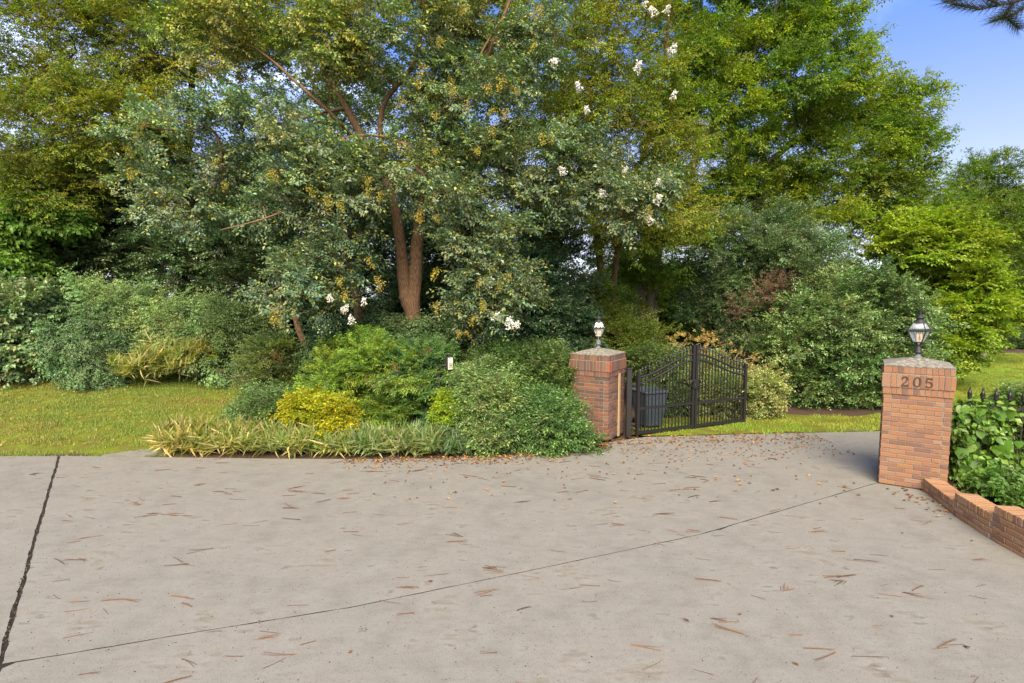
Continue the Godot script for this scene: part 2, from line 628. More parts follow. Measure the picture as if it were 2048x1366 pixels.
	M.lawn = lawn

func make_sprigs() -> void:
	S.crape = [sprig(0.46, 6, 7, 0.085, 0.048, 0.12, Color(0.145, 0.21, 0.115), 0.35, Color(0.29, 0.31, 0.05), 0.12), sprig(0.5, 7, 6, 0.09, 0.05, 0.2, Color(0.135, 0.205, 0.115), 0.35, Color(0.31, 0.31, 0.05), 0.08)]
	S.olive = [sprig(0.5, 7, 8, 0.06, 0.03, 0.1, Color(0.227, 0.259, 0.038), 0.35, Color(0.454, 0.276, 0.027), 0.12), sprig(0.5, 6, 8, 0.065, 0.03, 0.15, Color(0.194, 0.244, 0.041), 0.35, Color(0.356, 0.324, 0.027), 0.15)]
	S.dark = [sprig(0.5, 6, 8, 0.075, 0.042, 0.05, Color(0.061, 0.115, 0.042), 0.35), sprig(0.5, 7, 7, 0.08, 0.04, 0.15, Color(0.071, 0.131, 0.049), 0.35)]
	S.bright = [sprig(0.6, 8, 8, 0.085, 0.042, 0.12, Color(0.192, 0.307, 0.035), 0.3, Color(0.401, 0.421, 0.035), 0.1), sprig(0.6, 7, 9, 0.08, 0.04, 0.2, Color(0.173, 0.290, 0.037), 0.3)]
	S.blue = [sprig(0.45, 6, 9, 0.06, 0.034, 0.0, Color(0.098, 0.177, 0.092), 0.3), sprig(0.45, 7, 8, 0.06, 0.032, 0.05, Color(0.105, 0.182, 0.088), 0.3)]
	S.dogwood = [sprig(0.55, 6, 8, 0.11, 0.062, 0.18, Color(0.265, 0.378, 0.037), 0.22, Color(0.404, 0.446, 0.049), 0.15, 0.2)]
	S.box = [sprig(0.3, 6, 7, 0.045, 0.02, 0.05, Color(0.11, 0.2, 0.055), 0.3, Color(0.22, 0.32, 0.08), 0.15), sprig(0.34, 7, 6, 0.048, 0.019, 0.12, Color(0.1, 0.185, 0.06), 0.3, Color(0.18, 0.17, 0.07), 0.06)]
	S.weep = [sprig(0.5, 6, 10, 0.048, 0.03, 0.55, Color(0.113, 0.194, 0.092), 0.3), sprig(0.45, 5, 10, 0.05, 0.031, 0.75, Color(0.128, 0.211, 0.092), 0.3)]
	S.nandina = [sprig(0.42, 8, 9, 0.07, 0.024, 0.12, Color(0.229, 0.338, 0.075), 0.25, Color(0.439, 0.439, 0.075), 0.12, 0.15), sprig(0.42, 7, 9, 0.075, 0.025, 0.22, Color(0.176, 0.279, 0.081), 0.25, Color(0.140, 0.203, 0.089), 0.2, 0.2)]
	S.yellow = [sprig(0.26, 6, 7, 0.058, 0.028, 0.1, Color(0.540, 0.499, 0.030), 0.22, Color(0.230, 0.324, 0.027), 0.3)]
	S.broad = [sprig(0.4, 5, 6, 0.105, 0.085, 0.2, Color(0.176, 0.264, 0.120), 0.25, Color(0.281, 0.316, 0.157), 0.15), sprig(0.4, 5, 6, 0.095, 0.075, 0.3, Color(0.157, 0.246, 0.105), 0.25)]
	S.vine = [sprig(0.45, 5, 6, 0.12, 0.09, 0.5, Color(0.149, 0.283, 0.045), 0.25)]
	S.bamboo = [tuft(12, 0.38, 0.036, 1.4, 0.35, [Color(0.55, 0.52, 0.27), Color(0.48, 0.42, 0.22), Color(0.34, 0.38, 0.13), Color(0.17, 0.25, 0.07)]), tuft(11, 0.36, 0.034, 1.4, 0.4, [Color(0.45, 0.43, 0.2), Color(0.22, 0.3, 0.09), Color(0.56, 0.48, 0.28)])]
	S.variegated = [tuft(14, 0.33, 0.028, 1.35, 0.3, [Color(0.2, 0.28, 0.11), Color(0.13, 0.2, 0.08), Color(0.42, 0.45, 0.24)]), tuft(12, 0.3, 0.026, 1.4, 0.35, [Color(0.15, 0.22, 0.09), Color(0.3, 0.36, 0.17)])]
	S.pale = [sprig(0.34, 6, 9, 0.05, 0.026, 0.1, Color(0.257, 0.324, 0.095), 0.3, Color(0.540, 0.540, 0.270), 0.3)]
	S.plum = [sprig(0.5, 6, 7, 0.06, 0.035, 0.1, Color(0.216, 0.135, 0.128), 0.3, Color(0.162, 0.176, 0.081), 0.3)]

func brick_pillar(called: String, at: Vector3, turn: float, courses: int, tones: Array, label: String, alone: Array) -> Node3D:
	var t := thing(called, at, label, "pillar", "brick gate pillars", turn)
	var w := 0.81
	var ch := 0.0677
	var full: Array = []
	var half: Array = []
	for i in 4:
		full.append(block(Vector3(0.194, 0.058, 0.092), 0.004, 0.0022))
		half.append(block(Vector3(0.093, 0.058, 0.092), 0.004, 0.0022))
	var rowlock: Array = []
	var soldier: Array = []
	for i in 3:
		rowlock.append(block(Vector3(0.058, 0.094, 0.1), 0.004, 0.002))
		soldier.append(block(Vector3(0.058, 0.196, 0.1), 0.004, 0.002))
	var h := courses * ch
	part("mortar_core", block(Vector3(w - 0.014, h, w - 0.014), 0.004), M.mortar, t, Vector3(0, h / 2, 0))
	var rest: SurfaceTool = SurfaceTool.new()
	var n_alone := 0
	var lay := func(k: int, mesh: Mesh, x: float, y: float, z: float, m: Material) -> void:
		var b := Basis(Vector3.UP, k * PI / 2)
		var p := b * Vector3(x, y, z + rf(-0.0015, 0.0015))
		if k in alone:
			part("brick", mesh, m, t, p, Vector3(0, k * PI / 2, 0))
		else:
			rest.append_from(mesh, 0, Transform3D(b, p))
	for k in 4:
		for r in courses:
			var y := (r + 0.5) * ch
			var x0 := -w / 2 if r % 2 == 0 else -w / 2 + 0.1015
			var lengths := [0.2025, 0.2025, 0.2025, 0.101]
			for l in lengths:
				var x: float = x0 + l / 2
				x0 += l
				lay.call(k, full[rng.randi() % 4] if l > 0.15 else half[rng.randi() % 4], x, y, w / 2 - 0.046, tones[rng.randi() % tones.size()])
	var y1 := h
	for c in [[0.013, 0.104, rowlock], [0.026, 0.206, soldier], [0.010, 0.104, rowlock]]:
		var ww: float = w + 2 * c[0]
		part("mortar_core", block(Vector3(ww - 0.014, c[1], ww - 0.014), 0.003), M.mortar, t, Vector3(0, y1 + c[1] / 2, 0))
		var n := 11
		var pitch := (ww - 0.1) / n
		for k in 4:
			for i in n:
				var m: Material = tones[rng.randi() % tones.size()]
				if c[1] > 0.2 and tones == M.old_brick and k == 0 and i == n - 1: m = M.red_brick
				lay.call(k, c[2][rng.randi() % 3], -ww / 2 + 0.1 + (i + 0.5) * pitch, y1 + c[1] / 2, ww / 2 - 0.05, m)
		y1 += c[1]
	var o := part("rear_bricks", rest.commit(), tones[1], t)
	o.set_meta("kind", "stuff")
	# mortar wash: a low four-sided pyramid
	var st := new_st()
	st.set_smooth_group(-1)
	var e := w / 2 + 0.012
	var ring := [Vector3(-e, y1, e), Vector3(e, y1, e), Vector3(e, y1, -e), Vector3(-e, y1, -e)]
	var lift := [Vector3(-e, y1 + 0.016, e), Vector3(e, y1 + 0.016, e), Vector3(e, y1 + 0.016, -e), Vector3(-e, y1 + 0.016, -e)]
	var apex := 0.09
	var top := [Vector3(-apex, y1 + 0.1, apex), Vector3(apex, y1 + 0.1, apex), Vector3(apex, y1 + 0.1, -apex), Vector3(-apex, y1 + 0.1, -apex)]
	for i in 4:
		var j := (i + 1) % 4
		for q in [[ring[i], ring[j], lift[j], lift[i]], [lift[i], lift[j], top[j], top[i]]]:
			for v in [q[0], q[2], q[1], q[0], q[3], q[2]]: st.add_vertex(v)
	for v in [top[0], top[2], top[1], top[0], top[3], top[2]]: st.add_vertex(v)
	part("cap", done(st), M.cap, t)
	t.set_meta("top", y1 + 0.1)
	return t

func lantern(at: Vector3, turn: float, label: String, pale: bool) -> void:
	var t := thing("post_lantern", at, label, "lantern", "lanterns on the gate pillars", turn)
	part("base", lathe([Vector2(0.0, 0), Vector2(0.07, 0), Vector2(0.07, 0.012), Vector2(0.045, 0.025), Vector2(0.03, 0.05), Vector2(0.028, 0.065)]), M.lead, t)
	part("stem", lathe([Vector2(0.028, 0.063), Vector2(0.055, 0.078), Vector2(0.058, 0.09), Vector2(0.045, 0.1), Vector2(0.05, 0.13), Vector2(0.04, 0.15), Vector2(0.02, 0.165), Vector2(0.026, 0.18), Vector2(0.012, 0.2), Vector2(0.0, 0.2)]), M.lamp_metal if not pale else M.lead, t)
	# square lantern: lower glass widens to a rail, upper glass narrows to a roof
	var y := [0.235, 0.395, 0.415, 0.53]
	var w := [0.055, 0.112, 0.112, 0.062]
	var cr := [[-1, -1], [1, -1], [1, 1], [-1, 1]]
	for i in 4:
		var a: Array = cr[i]
		var b: Array = cr[(i + 1) % 4]
		var pt := func(q: Array, k: int) -> Vector3: return Vector3(q[0] * w[k], y[k], q[1] * w[k])
		part("corner_bar", bar(pt.call(a, 0), pt.call(a, 1), 0.011, 0.011), M.lamp_metal, t)
		part("corner_bar", bar(pt.call(a, 2), pt.call(a, 3), 0.011, 0.011), M.lamp_metal, t)
		part("rail", bar((pt.call(a, 1) + pt.call(a, 2)) / 2 * Vector3(1.06, 1, 1.06), (pt.call(b, 1) + pt.call(b, 2)) / 2 * Vector3(1.06, 1, 1.06), 0.018, 0.024), M.lamp_metal, t)
		part("sill", bar(pt.call(a, 0), pt.call(b, 0), 0.012, 0.012), M.lamp_metal, t)
		part("bracket", bar(Vector3(a[0] * 0.05, 0.235, a[1] * 0.05), Vector3(a[0] * 0.012, 0.18, a[1] * 0.012), 0.009, 0.009), M.lamp_metal, t)
		for k in [0, 2]:
			var st := new_st()
			st.set_smooth_group(-1)
			var q := [pt.call(a, k) * Vector3(0.97, 1, 0.97), pt.call(b, k) * Vector3(0.97, 1, 0.97), pt.call(b, k + 1) * Vector3(0.97, 1, 0.97), pt.call(a, k + 1) * Vector3(0.97, 1, 0.97)]
			for j in [0, 1, 2, 0, 2, 3]: st.add_vertex(q[j])
			part("pane", done(st), M.glass, t)
		# crenellated strip on the rail
		for k in 9:
			var p: Vector3 = (pt.call(a, 2) as Vector3).lerp(pt.call(b, 2), (k + 0.5) / 9) * Vector3(1.06, 1, 1.06)
			part("rail_tooth", bar(p + Vector3(0, 0.008, 0), p + Vector3(0, 0.022, 0), 0.014, 0.008), M.lamp_metal, t)
	part("reflector", lathe([Vector2(0.0, 0.516), Vector2(0.075, 0.512), Vector2(0.1, 0.44), Vector2(0.094, 0.436), Vector2(0.066, 0.5), Vector2(0.0, 0.505)], 4), M.milk, t, Vector3.ZERO, Vector3(0, PI / 4, 0))
	part("roof", lathe([Vector2(0.085, 0.526), Vector2(0.085, 0.536), Vector2(0.05, 0.555), Vector2(0.04, 0.585), Vector2(0.062, 0.592), Vector2(0.06, 0.602), Vector2(0.03, 0.62), Vector2(0.018, 0.645), Vector2(0.0, 0.65)]), M.lamp_metal, t)
	part("finial", lathe([Vector2(0.0, 0.64), Vector2(0.012, 0.648), Vector2(0.02, 0.668), Vector2(0.01, 0.69), Vector2(0.016, 0.7), Vector2(0.005, 0.74), Vector2(0.0, 0.76)], 10), M.lamp_metal, t)
	for i in 3:
		var a := TAU * i / 3
		var c := part("candle", lathe([Vector2(0.0, 0.25), Vector2(0.017, 0.25), Vector2(0.017, 0.345), Vector2(0.011, 0.35), Vector2(0.0, 0.385)], 10), M.candle, t, Vector3(cos(a) * 0.026, 0, sin(a) * 0.026))
	part("burner", lathe([Vector2(0.0, 0.2), Vector2(0.014, 0.2), Vector2(0.014, 0.24), Vector2(0.045, 0.245), Vector2(0.045, 0.252), Vector2(0.0, 0.253)], 12), M.beige, t)

func spear(r: float, h: float) -> Array:
	return [Vector2(0.0, 0), Vector2(r * 0.7, 0.0), Vector2(r * 0.7, h * 0.15), Vector2(r * 1.25, h * 0.18), Vector2(r * 1.25, h * 0.25), Vector2(r * 0.6, h * 0.3), Vector2(r * 1.6, h * 0.45), Vector2(r * 1.1, h * 0.6), Vector2(0.0, h)]

func iron_gate() -> void:
	var a := Vector3(2.48, -0.01, -10.8)
	var b := Vector3(5.157, -0.075, -12)
	var along := Vector3(b.x - a.x, 0, b.z - a.z)
	var n := along.length()
	var t := thing("iron_gate", Vector3(a.x, 0.0, a.z), "black wrought iron driveway gate with arched top, swung open beside the pillar", "gate", "", atan2(-along.z, along.x))
	var arch := func(x: float) -> float:
		var k := 1.0 - absf(x - n / 2) / (n / 2)
		return smoothstep(0.0, 1.0, k)
	part("stile", bar(Vector3(0.03, 0.03, 0), Vector3(0.03, 1.30, 0), 0.06, 0.06), M.iron, t)
	part("stile", bar(Vector3(n - 0.03, 0.0, 0), Vector3(n - 0.03, 1.30, 0), 0.06, 0.06), M.iron, t)
	part("meeting_stile", bar(Vector3(n / 2 - 0.042, 0.0, 0), Vector3(n / 2 - 0.042, 1.78, 0), 0.058, 0.06), M.iron, t)
	part("meeting_stile", bar(Vector3(n / 2 + 0.042, 0.0, 0), Vector3(n / 2 + 0.042, 1.78, 0), 0.058, 0.06), M.iron, t)
	for s in [[0.06, n / 2 - 0.072], [n / 2 + 0.072, n - 0.06]]:
		part("bottom_rail", bar(Vector3(s[0], 0.06, 0), Vector3(s[1], 0.06, 0), 0.05, 0.055), M.iron, t)
		part("middle_rail", bar(Vector3(s[0], 0.55, 0), Vector3(s[1], 0.55, 0), 0.045, 0.05), M.iron, t)
		for lift in [[1.06, 0.40], [1.18, 0.40]]:
			var st := new_st()
			var pts := []
			var rad := []
			for i in 21:
				var x: float = lerpf(s[0], s[1], i / 20.0)
				pts.append(Vector3(x, lift[0] + lift[1] * arch.call(x), 0))
				rad.append(0.022)
			tube(st, pts, rad, 6)
			part("curved_rail", done(st), M.iron, t)
		var m := 15
		for i in m:
			var x: float = lerpf(s[0], s[1], (i + 0.7) / (m + 0.4))
			var top: float = 1.27 + 0.40 * arch.call(x)
			var p := part("picket", bar(Vector3(x, 0.0, 0), Vector3(x, top, 0), 0.017, 0.017), M.iron, t)
			part("spearhead", lathe(spear(0.017, 0.15), 6), M.iron, p, Vector3(x, top - 0.01, 0))
	for sx in [-0.07, 0.07]:
		var st := new_st()
		var pts := []
		var rad := []
		for i in 17:
			var an := TAU * i / 16
			pts.append(Vector3(n / 2 + sx + cos(an) * 0.065, 0.98 + sin(an) * 0.065, 0.045))
			rad.append(0.013)
		tube(st, pts, rad, 6)
		part("ring_ornament", done(st), M.iron, t)
	part("lock_plate", block(Vector3(0.13, 0.2, 0.02), 0.004), M.iron, t, Vector3(n / 2, 0.96, 0.045))
	# hinge post beside the pillar
	var hp := thing("hinge_post", Vector3(a.x - 0.17, 0, a.z + 0.06), "square black steel post carrying the open gate, beside the pillar with pale board", "post")
	part("shaft", block(Vector3(0.1, 1.36, 0.1), 0.006), M.iron, hp, Vector3(0, 0.68, 0))
	part("post_cap", block(Vector3(0.115, 0.02, 0.115), 0.006), M.iron, hp, Vector3(0, 1.372, 0))
	for y in [0.25, 1.05]:
		part("hinge", block(Vector3(0.1, 0.05, 0.04), 0.005), M.iron, hp, Vector3(0.09, y, -0.02))

func stepped_wall() -> void:
	# low brick wall from the pillar towards the viewer, its top rising in steps
	var path := [Vector2(5.962, -7.848), Vector2(5.805, -7.355), Vector2(5.639, -6.78), Vector2(5.545, -6.303), Vector2(5.499, -5.976), Vector2(5.484, -5.674), Vector2(5.507, -5.412), Vector2(5.542, -5.148), Vector2(5.622, -4.866), Vector2(5.709, -4.552)]
	var t := thing("stepped_brick_wall", Vector3(path[2].x, 0, path[2].y), "low orange brick edging wall stepping up beside the driveway", "wall")
	var o := t.position
	var curve := Curve2D.new()
	for i in path.size():
		var pa: Vector2 = path[max(i - 1, 0)]
		var pb: Vector2 = path[min(i + 1, path.size() - 1)]
		curve.add_point(path[i], (pa - pb) / 6, (pb - pa) / 6)
	var total := curve.get_baked_length()
	var thick := 0.245
	# arc lengths where the steps begin, and each step's top
	var s1: float = curve.get_closest_offset(Vector2(5.659, -6.838))
	var s2: float = curve.get_closest_offset(Vector2(5.519, -6.116))
	var steps := [[0.0, s1, 0.185], [s1, s2, 0.30], [s2, s2 + (s2 - s1) * 1.1, 0.415], [s2 + (s2 - s1) * 1.1, total, 0.53]]
	var full := [block(Vector3(0.19, 0.058, 0.09), 0.004, 0.003), block(Vector3(0.188, 0.056, 0.09), 0.004, 0.003)]
	var rowl := [block(Vector3(0.056, 0.096, thick), 0.004, 0.002), block(Vector3(0.054, 0.094, thick), 0.004, 0.003)]
	var at := func(s: float, inset: float, y: float) -> Transform3D:
		var p := curve.sample_baked(s)
		var d := (curve.sample_baked(minf(s + 0.02, total)) - curve.sample_baked(maxf(s - 0.02, 0))).normalized()
		var right := Vector2(-d.y, d.x)   # away from the driveway
		if right.x < 0: right = -right
		var c := p + right * inset
		var x := Vector3(d.x, 0, d.y)
		return Transform3D(Basis(x, Vector3.UP, x.cross(Vector3.UP)), Vector3(c.x, y, c.y) - o)
	var place := func(mesh: Mesh, x: Transform3D) -> void:
		part("brick", mesh, M.wall_brick[rng.randi() % 6], t).transform = x
	for si in steps.size():
		var st: Array = steps[si]
		var top: float = st[2]
		# mortar body of this step
		var n := int((st[1] - st[0]) / 0.12) + 1
		var left := PackedVector2Array()
		var rightp := PackedVector2Array()
		for i in n + 1:
			var s: float = lerpf(st[0] + 0.008, st[1], float(i) / n)
			var p1: Vector3 = (at.call(s, 0.008, 0) as Transform3D).origin
			var p2: Vector3 = (at.call(s, thick - 0.008, 0) as Transform3D).origin
			left.append(Vector2(p1.x, p1.z))
			rightp.append(Vector2(p2.x, p2.z))
		rightp.reverse()
		left.append_array(rightp)
		part("mortar_core", slab(left, top - 0.006, top + 0.05), M.mortar, t)
		var s: float = st[0] + 0.033
		while s < st[1] - 0.02:
			place.call(rowl[rng.randi() % 2], at.call(s, thick / 2, top - 0.048))
			s += 0.0655
		# stretcher courses below, counted down from the cap
		var y := top - 0.104 - 0.034
		var row := 0
		while y > -0.03:
			var q: float = st[0] - (0.1 if row % 2 == 0 else 0.0)
			while q < st[1] - 0.03:
				if q < st[0]:
					var y0: Transform3D = at.call(st[0] + 0.05, 0.045, y)
					y0.basis = y0.basis * Basis.from_scale(Vector3(0.48, 1, 1))
					place.call(full[rng.randi() % 2], y0)
					q += 0.2
					continue
				var left_over: float = minf(0.2, st[1] - q)
				if left_over > 0.04:
					var x: Transform3D = at.call(q + left_over / 2, 0.045, y)
					x.basis = x.basis * Basis.from_scale(Vector3((left_over - 0.008) / 0.192, 1, 1))
					place.call(full[rng.randi() % 2], x)
				q += 0.2
			y -= 0.0677
			row += 1

func iron_fence() -> void:
	var a := Vector3(6.903, 1.201, -8.35)
	var d := Vector3(0.86, 0, 0.51)
	var t := thing("iron_fence", Vector3(a.x, 0, a.z), "black iron fence with spear tips, draped in heart leaved vine", "fence", "", atan2(-d.z, d.x))
	var n := 16
	var top := 1.19
	for i in n:
		var x := 0.1 + i * 0.155
		var p := part("picket", bar(Vector3(x, 0.02, 0), Vector3(x, top + 0.02, 0), 0.02, 0.02), M.iron, t)
		part("spearhead", lathe([Vector2(0, 0), Vector2(0.014, 0.0), Vector2(0.014, 0.05), Vector2(0.03, 0.06), Vector2(0.03, 0.07), Vector2(0.024, 0.09), Vector2(0.034, 0.11), Vector2(0.0, 0.24)], 8), M.iron, p, Vector3(x, top, 0))
	for y in [0.16, 0.98, 1.13]:
		part("rail", bar(Vector3(0, y, 0), Vector3(n * 0.155, y, 0), 0.024, 0.036), M.iron, t)

func heart(size: float) -> ArrayMesh:
	var st := new_st()
	st.set_smooth_group(0)
	var rim := []
	for i in 13:
		var a := TAU * i / 12.0
		var r := 0.5 * (1.0 - 0.22 * cos(a) ) * (1.0 - 0.35 * exp(-pow((a - PI) / 0.45, 2)))
		rim.append(Vector3(sin(a) * r * 1.05, -0.05 * absf(sin(a)), cos(a) * r * (1.35 if cos(a) > 0 else 0.95)) * size)
	rim[0].z = size * 0.68
	rim[12] = rim[0]
	for i in 12:
		for v in [Vector3(0, 0.03 * size, 0), rim[i], rim[i + 1]]: st.add_vertex(v)
	return done(st)

func fence_vine() -> void:
	var a := Vector3(6.903, 1.201, -8.35)
	var d := Vector3(0.86, 0, 0.51)
	var nrm := Vector3(-0.51, 0, 0.86)
	var t := thing("heart_leaf_vine", Vector3(a.x, 0, a.z), "bright green vine with large heart shaped leaves climbing the iron fence", "vine")
	var hs := [heart(0.15), heart(0.125), heart(0.105)]
	var ms := []
	for c in [lin(0.065, 0.155, 0.018), lin(0.055, 0.135, 0.018), lin(0.08, 0.175, 0.025), lin(0.045, 0.11, 0.018), lin(0.1, 0.19, 0.03)]:
		var m := mat(c, 0.4)
		m.backlight_enabled = true
		m.backlight = Color(0.5, 0.6, 0.15)
		ms.append(m)
	var stems := []
	for i in 7:
		var pts := []
		var x := 0.05 + i * 0.12
		for k in 7:
			pts.append(d * (x + rf(-0.08, 0.12)) + nrm * rf(0.0, 0.08) + Vector3(0, k * 0.19, 0))
		var st := new_st()
		tube(st, pts, [0.006, 0.006, 0.005, 0.005, 0.004, 0.004, 0.003], 5)
		part("stem", done(st), M.stem, t)
	var n := 0
	while n < 120:
		var x := pow(rng.randf(), 1.25) * 1.5
		var y := rf(0.06, 1.1)
		if x > 0.55 and rng.randf() < 0.8 + 0.2 * smoothstep(0.3, 0.9, y): continue
		var p := d * x + nrm * rf(0.05, 0.2 + 0.12 * (1.2 - y)) + Vector3(0, y, 0)
		var o := part("leaf", hs[rng.randi() % 3], ms[rng.randi() % 5], t, p)
		var fwd := (Vector3(rf(-0.6, 0.6), -1.0, 0) + nrm * rf(0.0, 0.5)).normalized()
		var up := (nrm + Vector3(rf(-0.7, 0.7), rf(0.0, 0.6), rf(-0.3, 0.3))).normalized()
		var right := up.cross(fwd).normalized()
		up = fwd.cross(right)
		o.basis = Basis(right, up, fwd)
		n += 1
	# small leaves filling between
	var where := []
	var tints := []
	for i in 230:
		var x := pow(rng.randf(), 1.6) * 2.0
		var y := rf(0.0, 1.15) * (1.0 if x < 0.6 else rf(0.1, 0.5))
		var dir := (nrm * rf(0.2, 1) + rv() * 0.8).normalized()
		var right := Vector3.UP.cross(dir).normalized()
		var s := rf(0.45, 0.9)
		where.append(Transform3D(Basis(right * s, dir.cross(right) * s, dir * s), d * x + nrm * rf(-0.35, 0.06) + Vector3(0, y, 0)))
		var k := rf(0.5, 1.15)
		tints.append(Color(k, k, k))
	var f := many("small_leaves", S.vine[0], M.leaf, t, where, tints)
	f.set_meta("kind", "stuff")

func litter() -> void:
	# pine needles: a few bundles, each two or three needles joined at a sheath
	var kinds := []
	for i in 7:
		var st := new_st()
		var n := 1 + i % 3
		var l := rf(0.13, 0.2)
		for k in n:
			var a := rf(-0.12, 0.12)
			var bend := rf(-0.2, 0.2) * l
			var pts := []
			for j in 5:
				var u := j / 4.0
				pts.append(Vector3(u * l * cos(a), 0.004 + 0.003 * k, u * l * sin(a) + bend * u * u))
			tube(st, pts, [0.0021, 0.002, 0.0019, 0.0017, 0.001], 4)
		if n > 1: tube(st, [Vector3(-0.012, 0.004, 0), Vector3(0.015, 0.004, 0)], [0.003, 0.0035], 5)
		kinds.append(done(st))
	# small clumps where several bundles cross
	for i in 2:
		var st := new_st()
		for k in 6:
			var a := rf(-0.5, 0.5)
			var p := Vector3(rf(-0.05, 0.05), 0.004 + 0.002 * k, rf(-0.02, 0.02))
			tube(st, [p, p + Vector3(cos(a), 0, sin(a)) * rf(0.07, 0.16)], [0.0026, 0.0016], 4)
		kinds.append(done(st))
	var ms := [M.needle_brown, M.needle_brown, M.needle_tan, M.needle_dark]
	var n := 0
	var near := Vector2.ZERO
	var lean := 0.0
	var more := 0
	while n < 295:
		var z := -lerpf(2.4, 9.3, pow(rng.randf(), 0.75))
		var x := rf(-0.97, 0.97) * -z * 0.95
		var heading := rf(-0.6, 0.6)
		if more > 0:
			more -= 1
			x = near.x + rf(-0.16, 0.16)
			z = near.y + rf(-0.08, 0.08)
			heading = lean + rf(-0.25, 0.25)
		elif rng.randf() < 0.1:
			more = rng.randi_range(2, 5)
			near = Vector2(x, z)
			lean = heading
		if x > 5.35 or (z < -8.7 and x > 1.0 and z < -8.7 - 0.2 * x): continue
		var o := part("pine_needle", kinds[rng.randi() % 9 if rng.randf() < 0.3 else rng.randi() % 7], ms[rng.randi() % 4], self, Vector3(x, 0.002, z), Vector3(0, heading + (PI if rng.randf() < 0.5 else 0.0), 0))
		o.scale = Vector3(rf(0.7, 1.6), 1.0, rf(0.8, 1.2))
		tag(o, "dry brown pine needle lying on the concrete driveway", "pine needle", "pine needles fallen on the driveway")
		n += 1
	# dark seeds and specks, uncountable
	var l := Leafy.new()
	for i in 7:
		var a := TAU * i / 7
		var b := TAU * (i + 1) / 7
		for p in [Vector3(0, 0.006, 0), Vector3(cos(a), 0, sin(a)) * 0.006, Vector3(cos(b), 0, sin(b)) * 0.006]:
			l.v.append(p); l.c.append(Color(0.02, 0.016, 0.013))
	var where := []
	var tints := []
	for i in 1500:
		var z := -lerpf(2.2, 9.3, pow(rng.randf(), 1.1))
		var x := rf(-1, 1) * -z * 0.95
		if x > 5.3 or (x > 0.5 and rng.randf() < 0.5): continue
		where.append(Transform3D(Basis(Vector3.UP, rf(0, TAU)).scaled(Vector3(rf(0.4, 1.2), rf(0.3, 0.9), rf(0.4, 1.2))), Vector3(x, 0.001, z)))
		tints.append(Color.WHITE)
	var jl := [Vector2(-7.935, -9.43), Vector2(-6.768, -7.848), Vector2(-5.694, -6.386), Vector2(-4.703, -5.039), Vector2(-3.937, -4.015)]
	for i in 500:
		var k := rng.randi() % 4
		var p: Vector2 = jl[k].lerp(jl[k + 1], rng.randf())
		where.append(Transform3D(Basis(Vector3.UP, rf(0, TAU)).scaled(Vector3.ONE * rf(0.5, 1.6)), Vector3(p.x + rf(-0.03, 0.03), -0.002, p.y)))
		var g := rf(0.6, 9.0) if rng.randf() < 0.35 else 1.0
		tints.append(Color(g, g, g))
	tag(many("seed_litter", l.mesh(), M.dry, self, where, tints), "tiny dark seeds and specks scattered on the driveway", "seeds", "", "stuff")
	# brown leaves: individual ones on the concrete, drifts along its edge
	var lf := []
	for i in 3:
		var q := Leafy.new()
		for k in 1:
			q.leaf(Vector3(-0.03, 0.004, 0), Vector3(1, 0.1, 0).normalized(), Vector3.UP, 0.06, 0.034, 0.25, -0.15, Color(1, 1, 1))
			q.leaf(Vector3(-0.03, 0.006, 0.004), Vector3(1, 0.25, 0.25).normalized(), Vector3.UP, 0.045, 0.02, 0.3, 0.2, Color(0.8, 0.8, 0.8))
		lf.append(q.mesh())
	var cols := [Color(0.30, 0.13, 0.045), Color(0.20, 0.085, 0.035), Color(0.36, 0.20, 0.06), Color(0.13, 0.07, 0.035)]
	where = []
	tints = []
	var put := func(x: float, z: float, y: float) -> void:
		where.append(Transform3D(Basis.from_euler(Vector3(rf(-0.4, 0.4), rf(0, TAU), rf(-0.4, 0.4))).scaled(Vector3.ONE * rf(0.5, 1.1)), Vector3(x, y, z)))
		tints.append(cols[rng.randi() % 4] * rf(0.7, 1.2))
	# along the curved edge of the bed and round the gate
	var edge := [Vector2(-2.769, -9.196), Vector2(-1.234, -9.225), Vector2(-0.209, -9.371), Vector2(0.68, -9.645), Vector2(1.452, -10.037), Vector2(1.817, -10.209)]
	for i in 900:
		var k := rng.randi() % (edge.size() - 1)
		var p: Vector2 = edge[k].lerp(edge[k + 1], rng.randf())
		put.call(p.x + rf(-0.1, 0.1), p.y + rf(-0.12, 0.12) + pow(rng.randf(), 4) * 0.5, 0.006)
	for i in 700:
		var x := 1.9 + 4.2 * rng.randf()
		var z: float = -10.1 - 0.12 * (x - 1.9) + pow(rng.randf(), 1.5) * 1.2 * (1.0 if rng.randf() < 0.4 else -0.5)
		put.call(x, z, 0.006)
	for i in 160:
		put.call(rf(-2.0, 5.2), -rf(7.2, 9.9), 0.006)
	for i in 50:
		put.call(5.72 + rf(-0.35, 0.05), -rf(6.6, 7.8), 0.006)
	tag(many("fallen_leaves", lf[0], M.dry, self, where, tints), "brown fallen leaves drifted along the edge of the driveway", "leaf litter", "", "stuff")
	where = []
	tints = []
	for i in 2200:
		var x := rf(-15, -3.5)
		var z := -rf(9.6, 15.2)
		put.call(x, z, slope_up(x, z) + 0.045)
	tag(many("lawn_leaves", lf[1], M.dry, self, where, tints), "small brown leaves fallen on the left lawn", "leaf litter", "", "stuff")
	# a few single dead leaves lying in the open
	var brown := mat(lin(0.15, 0.07, 0.035), 0.8)
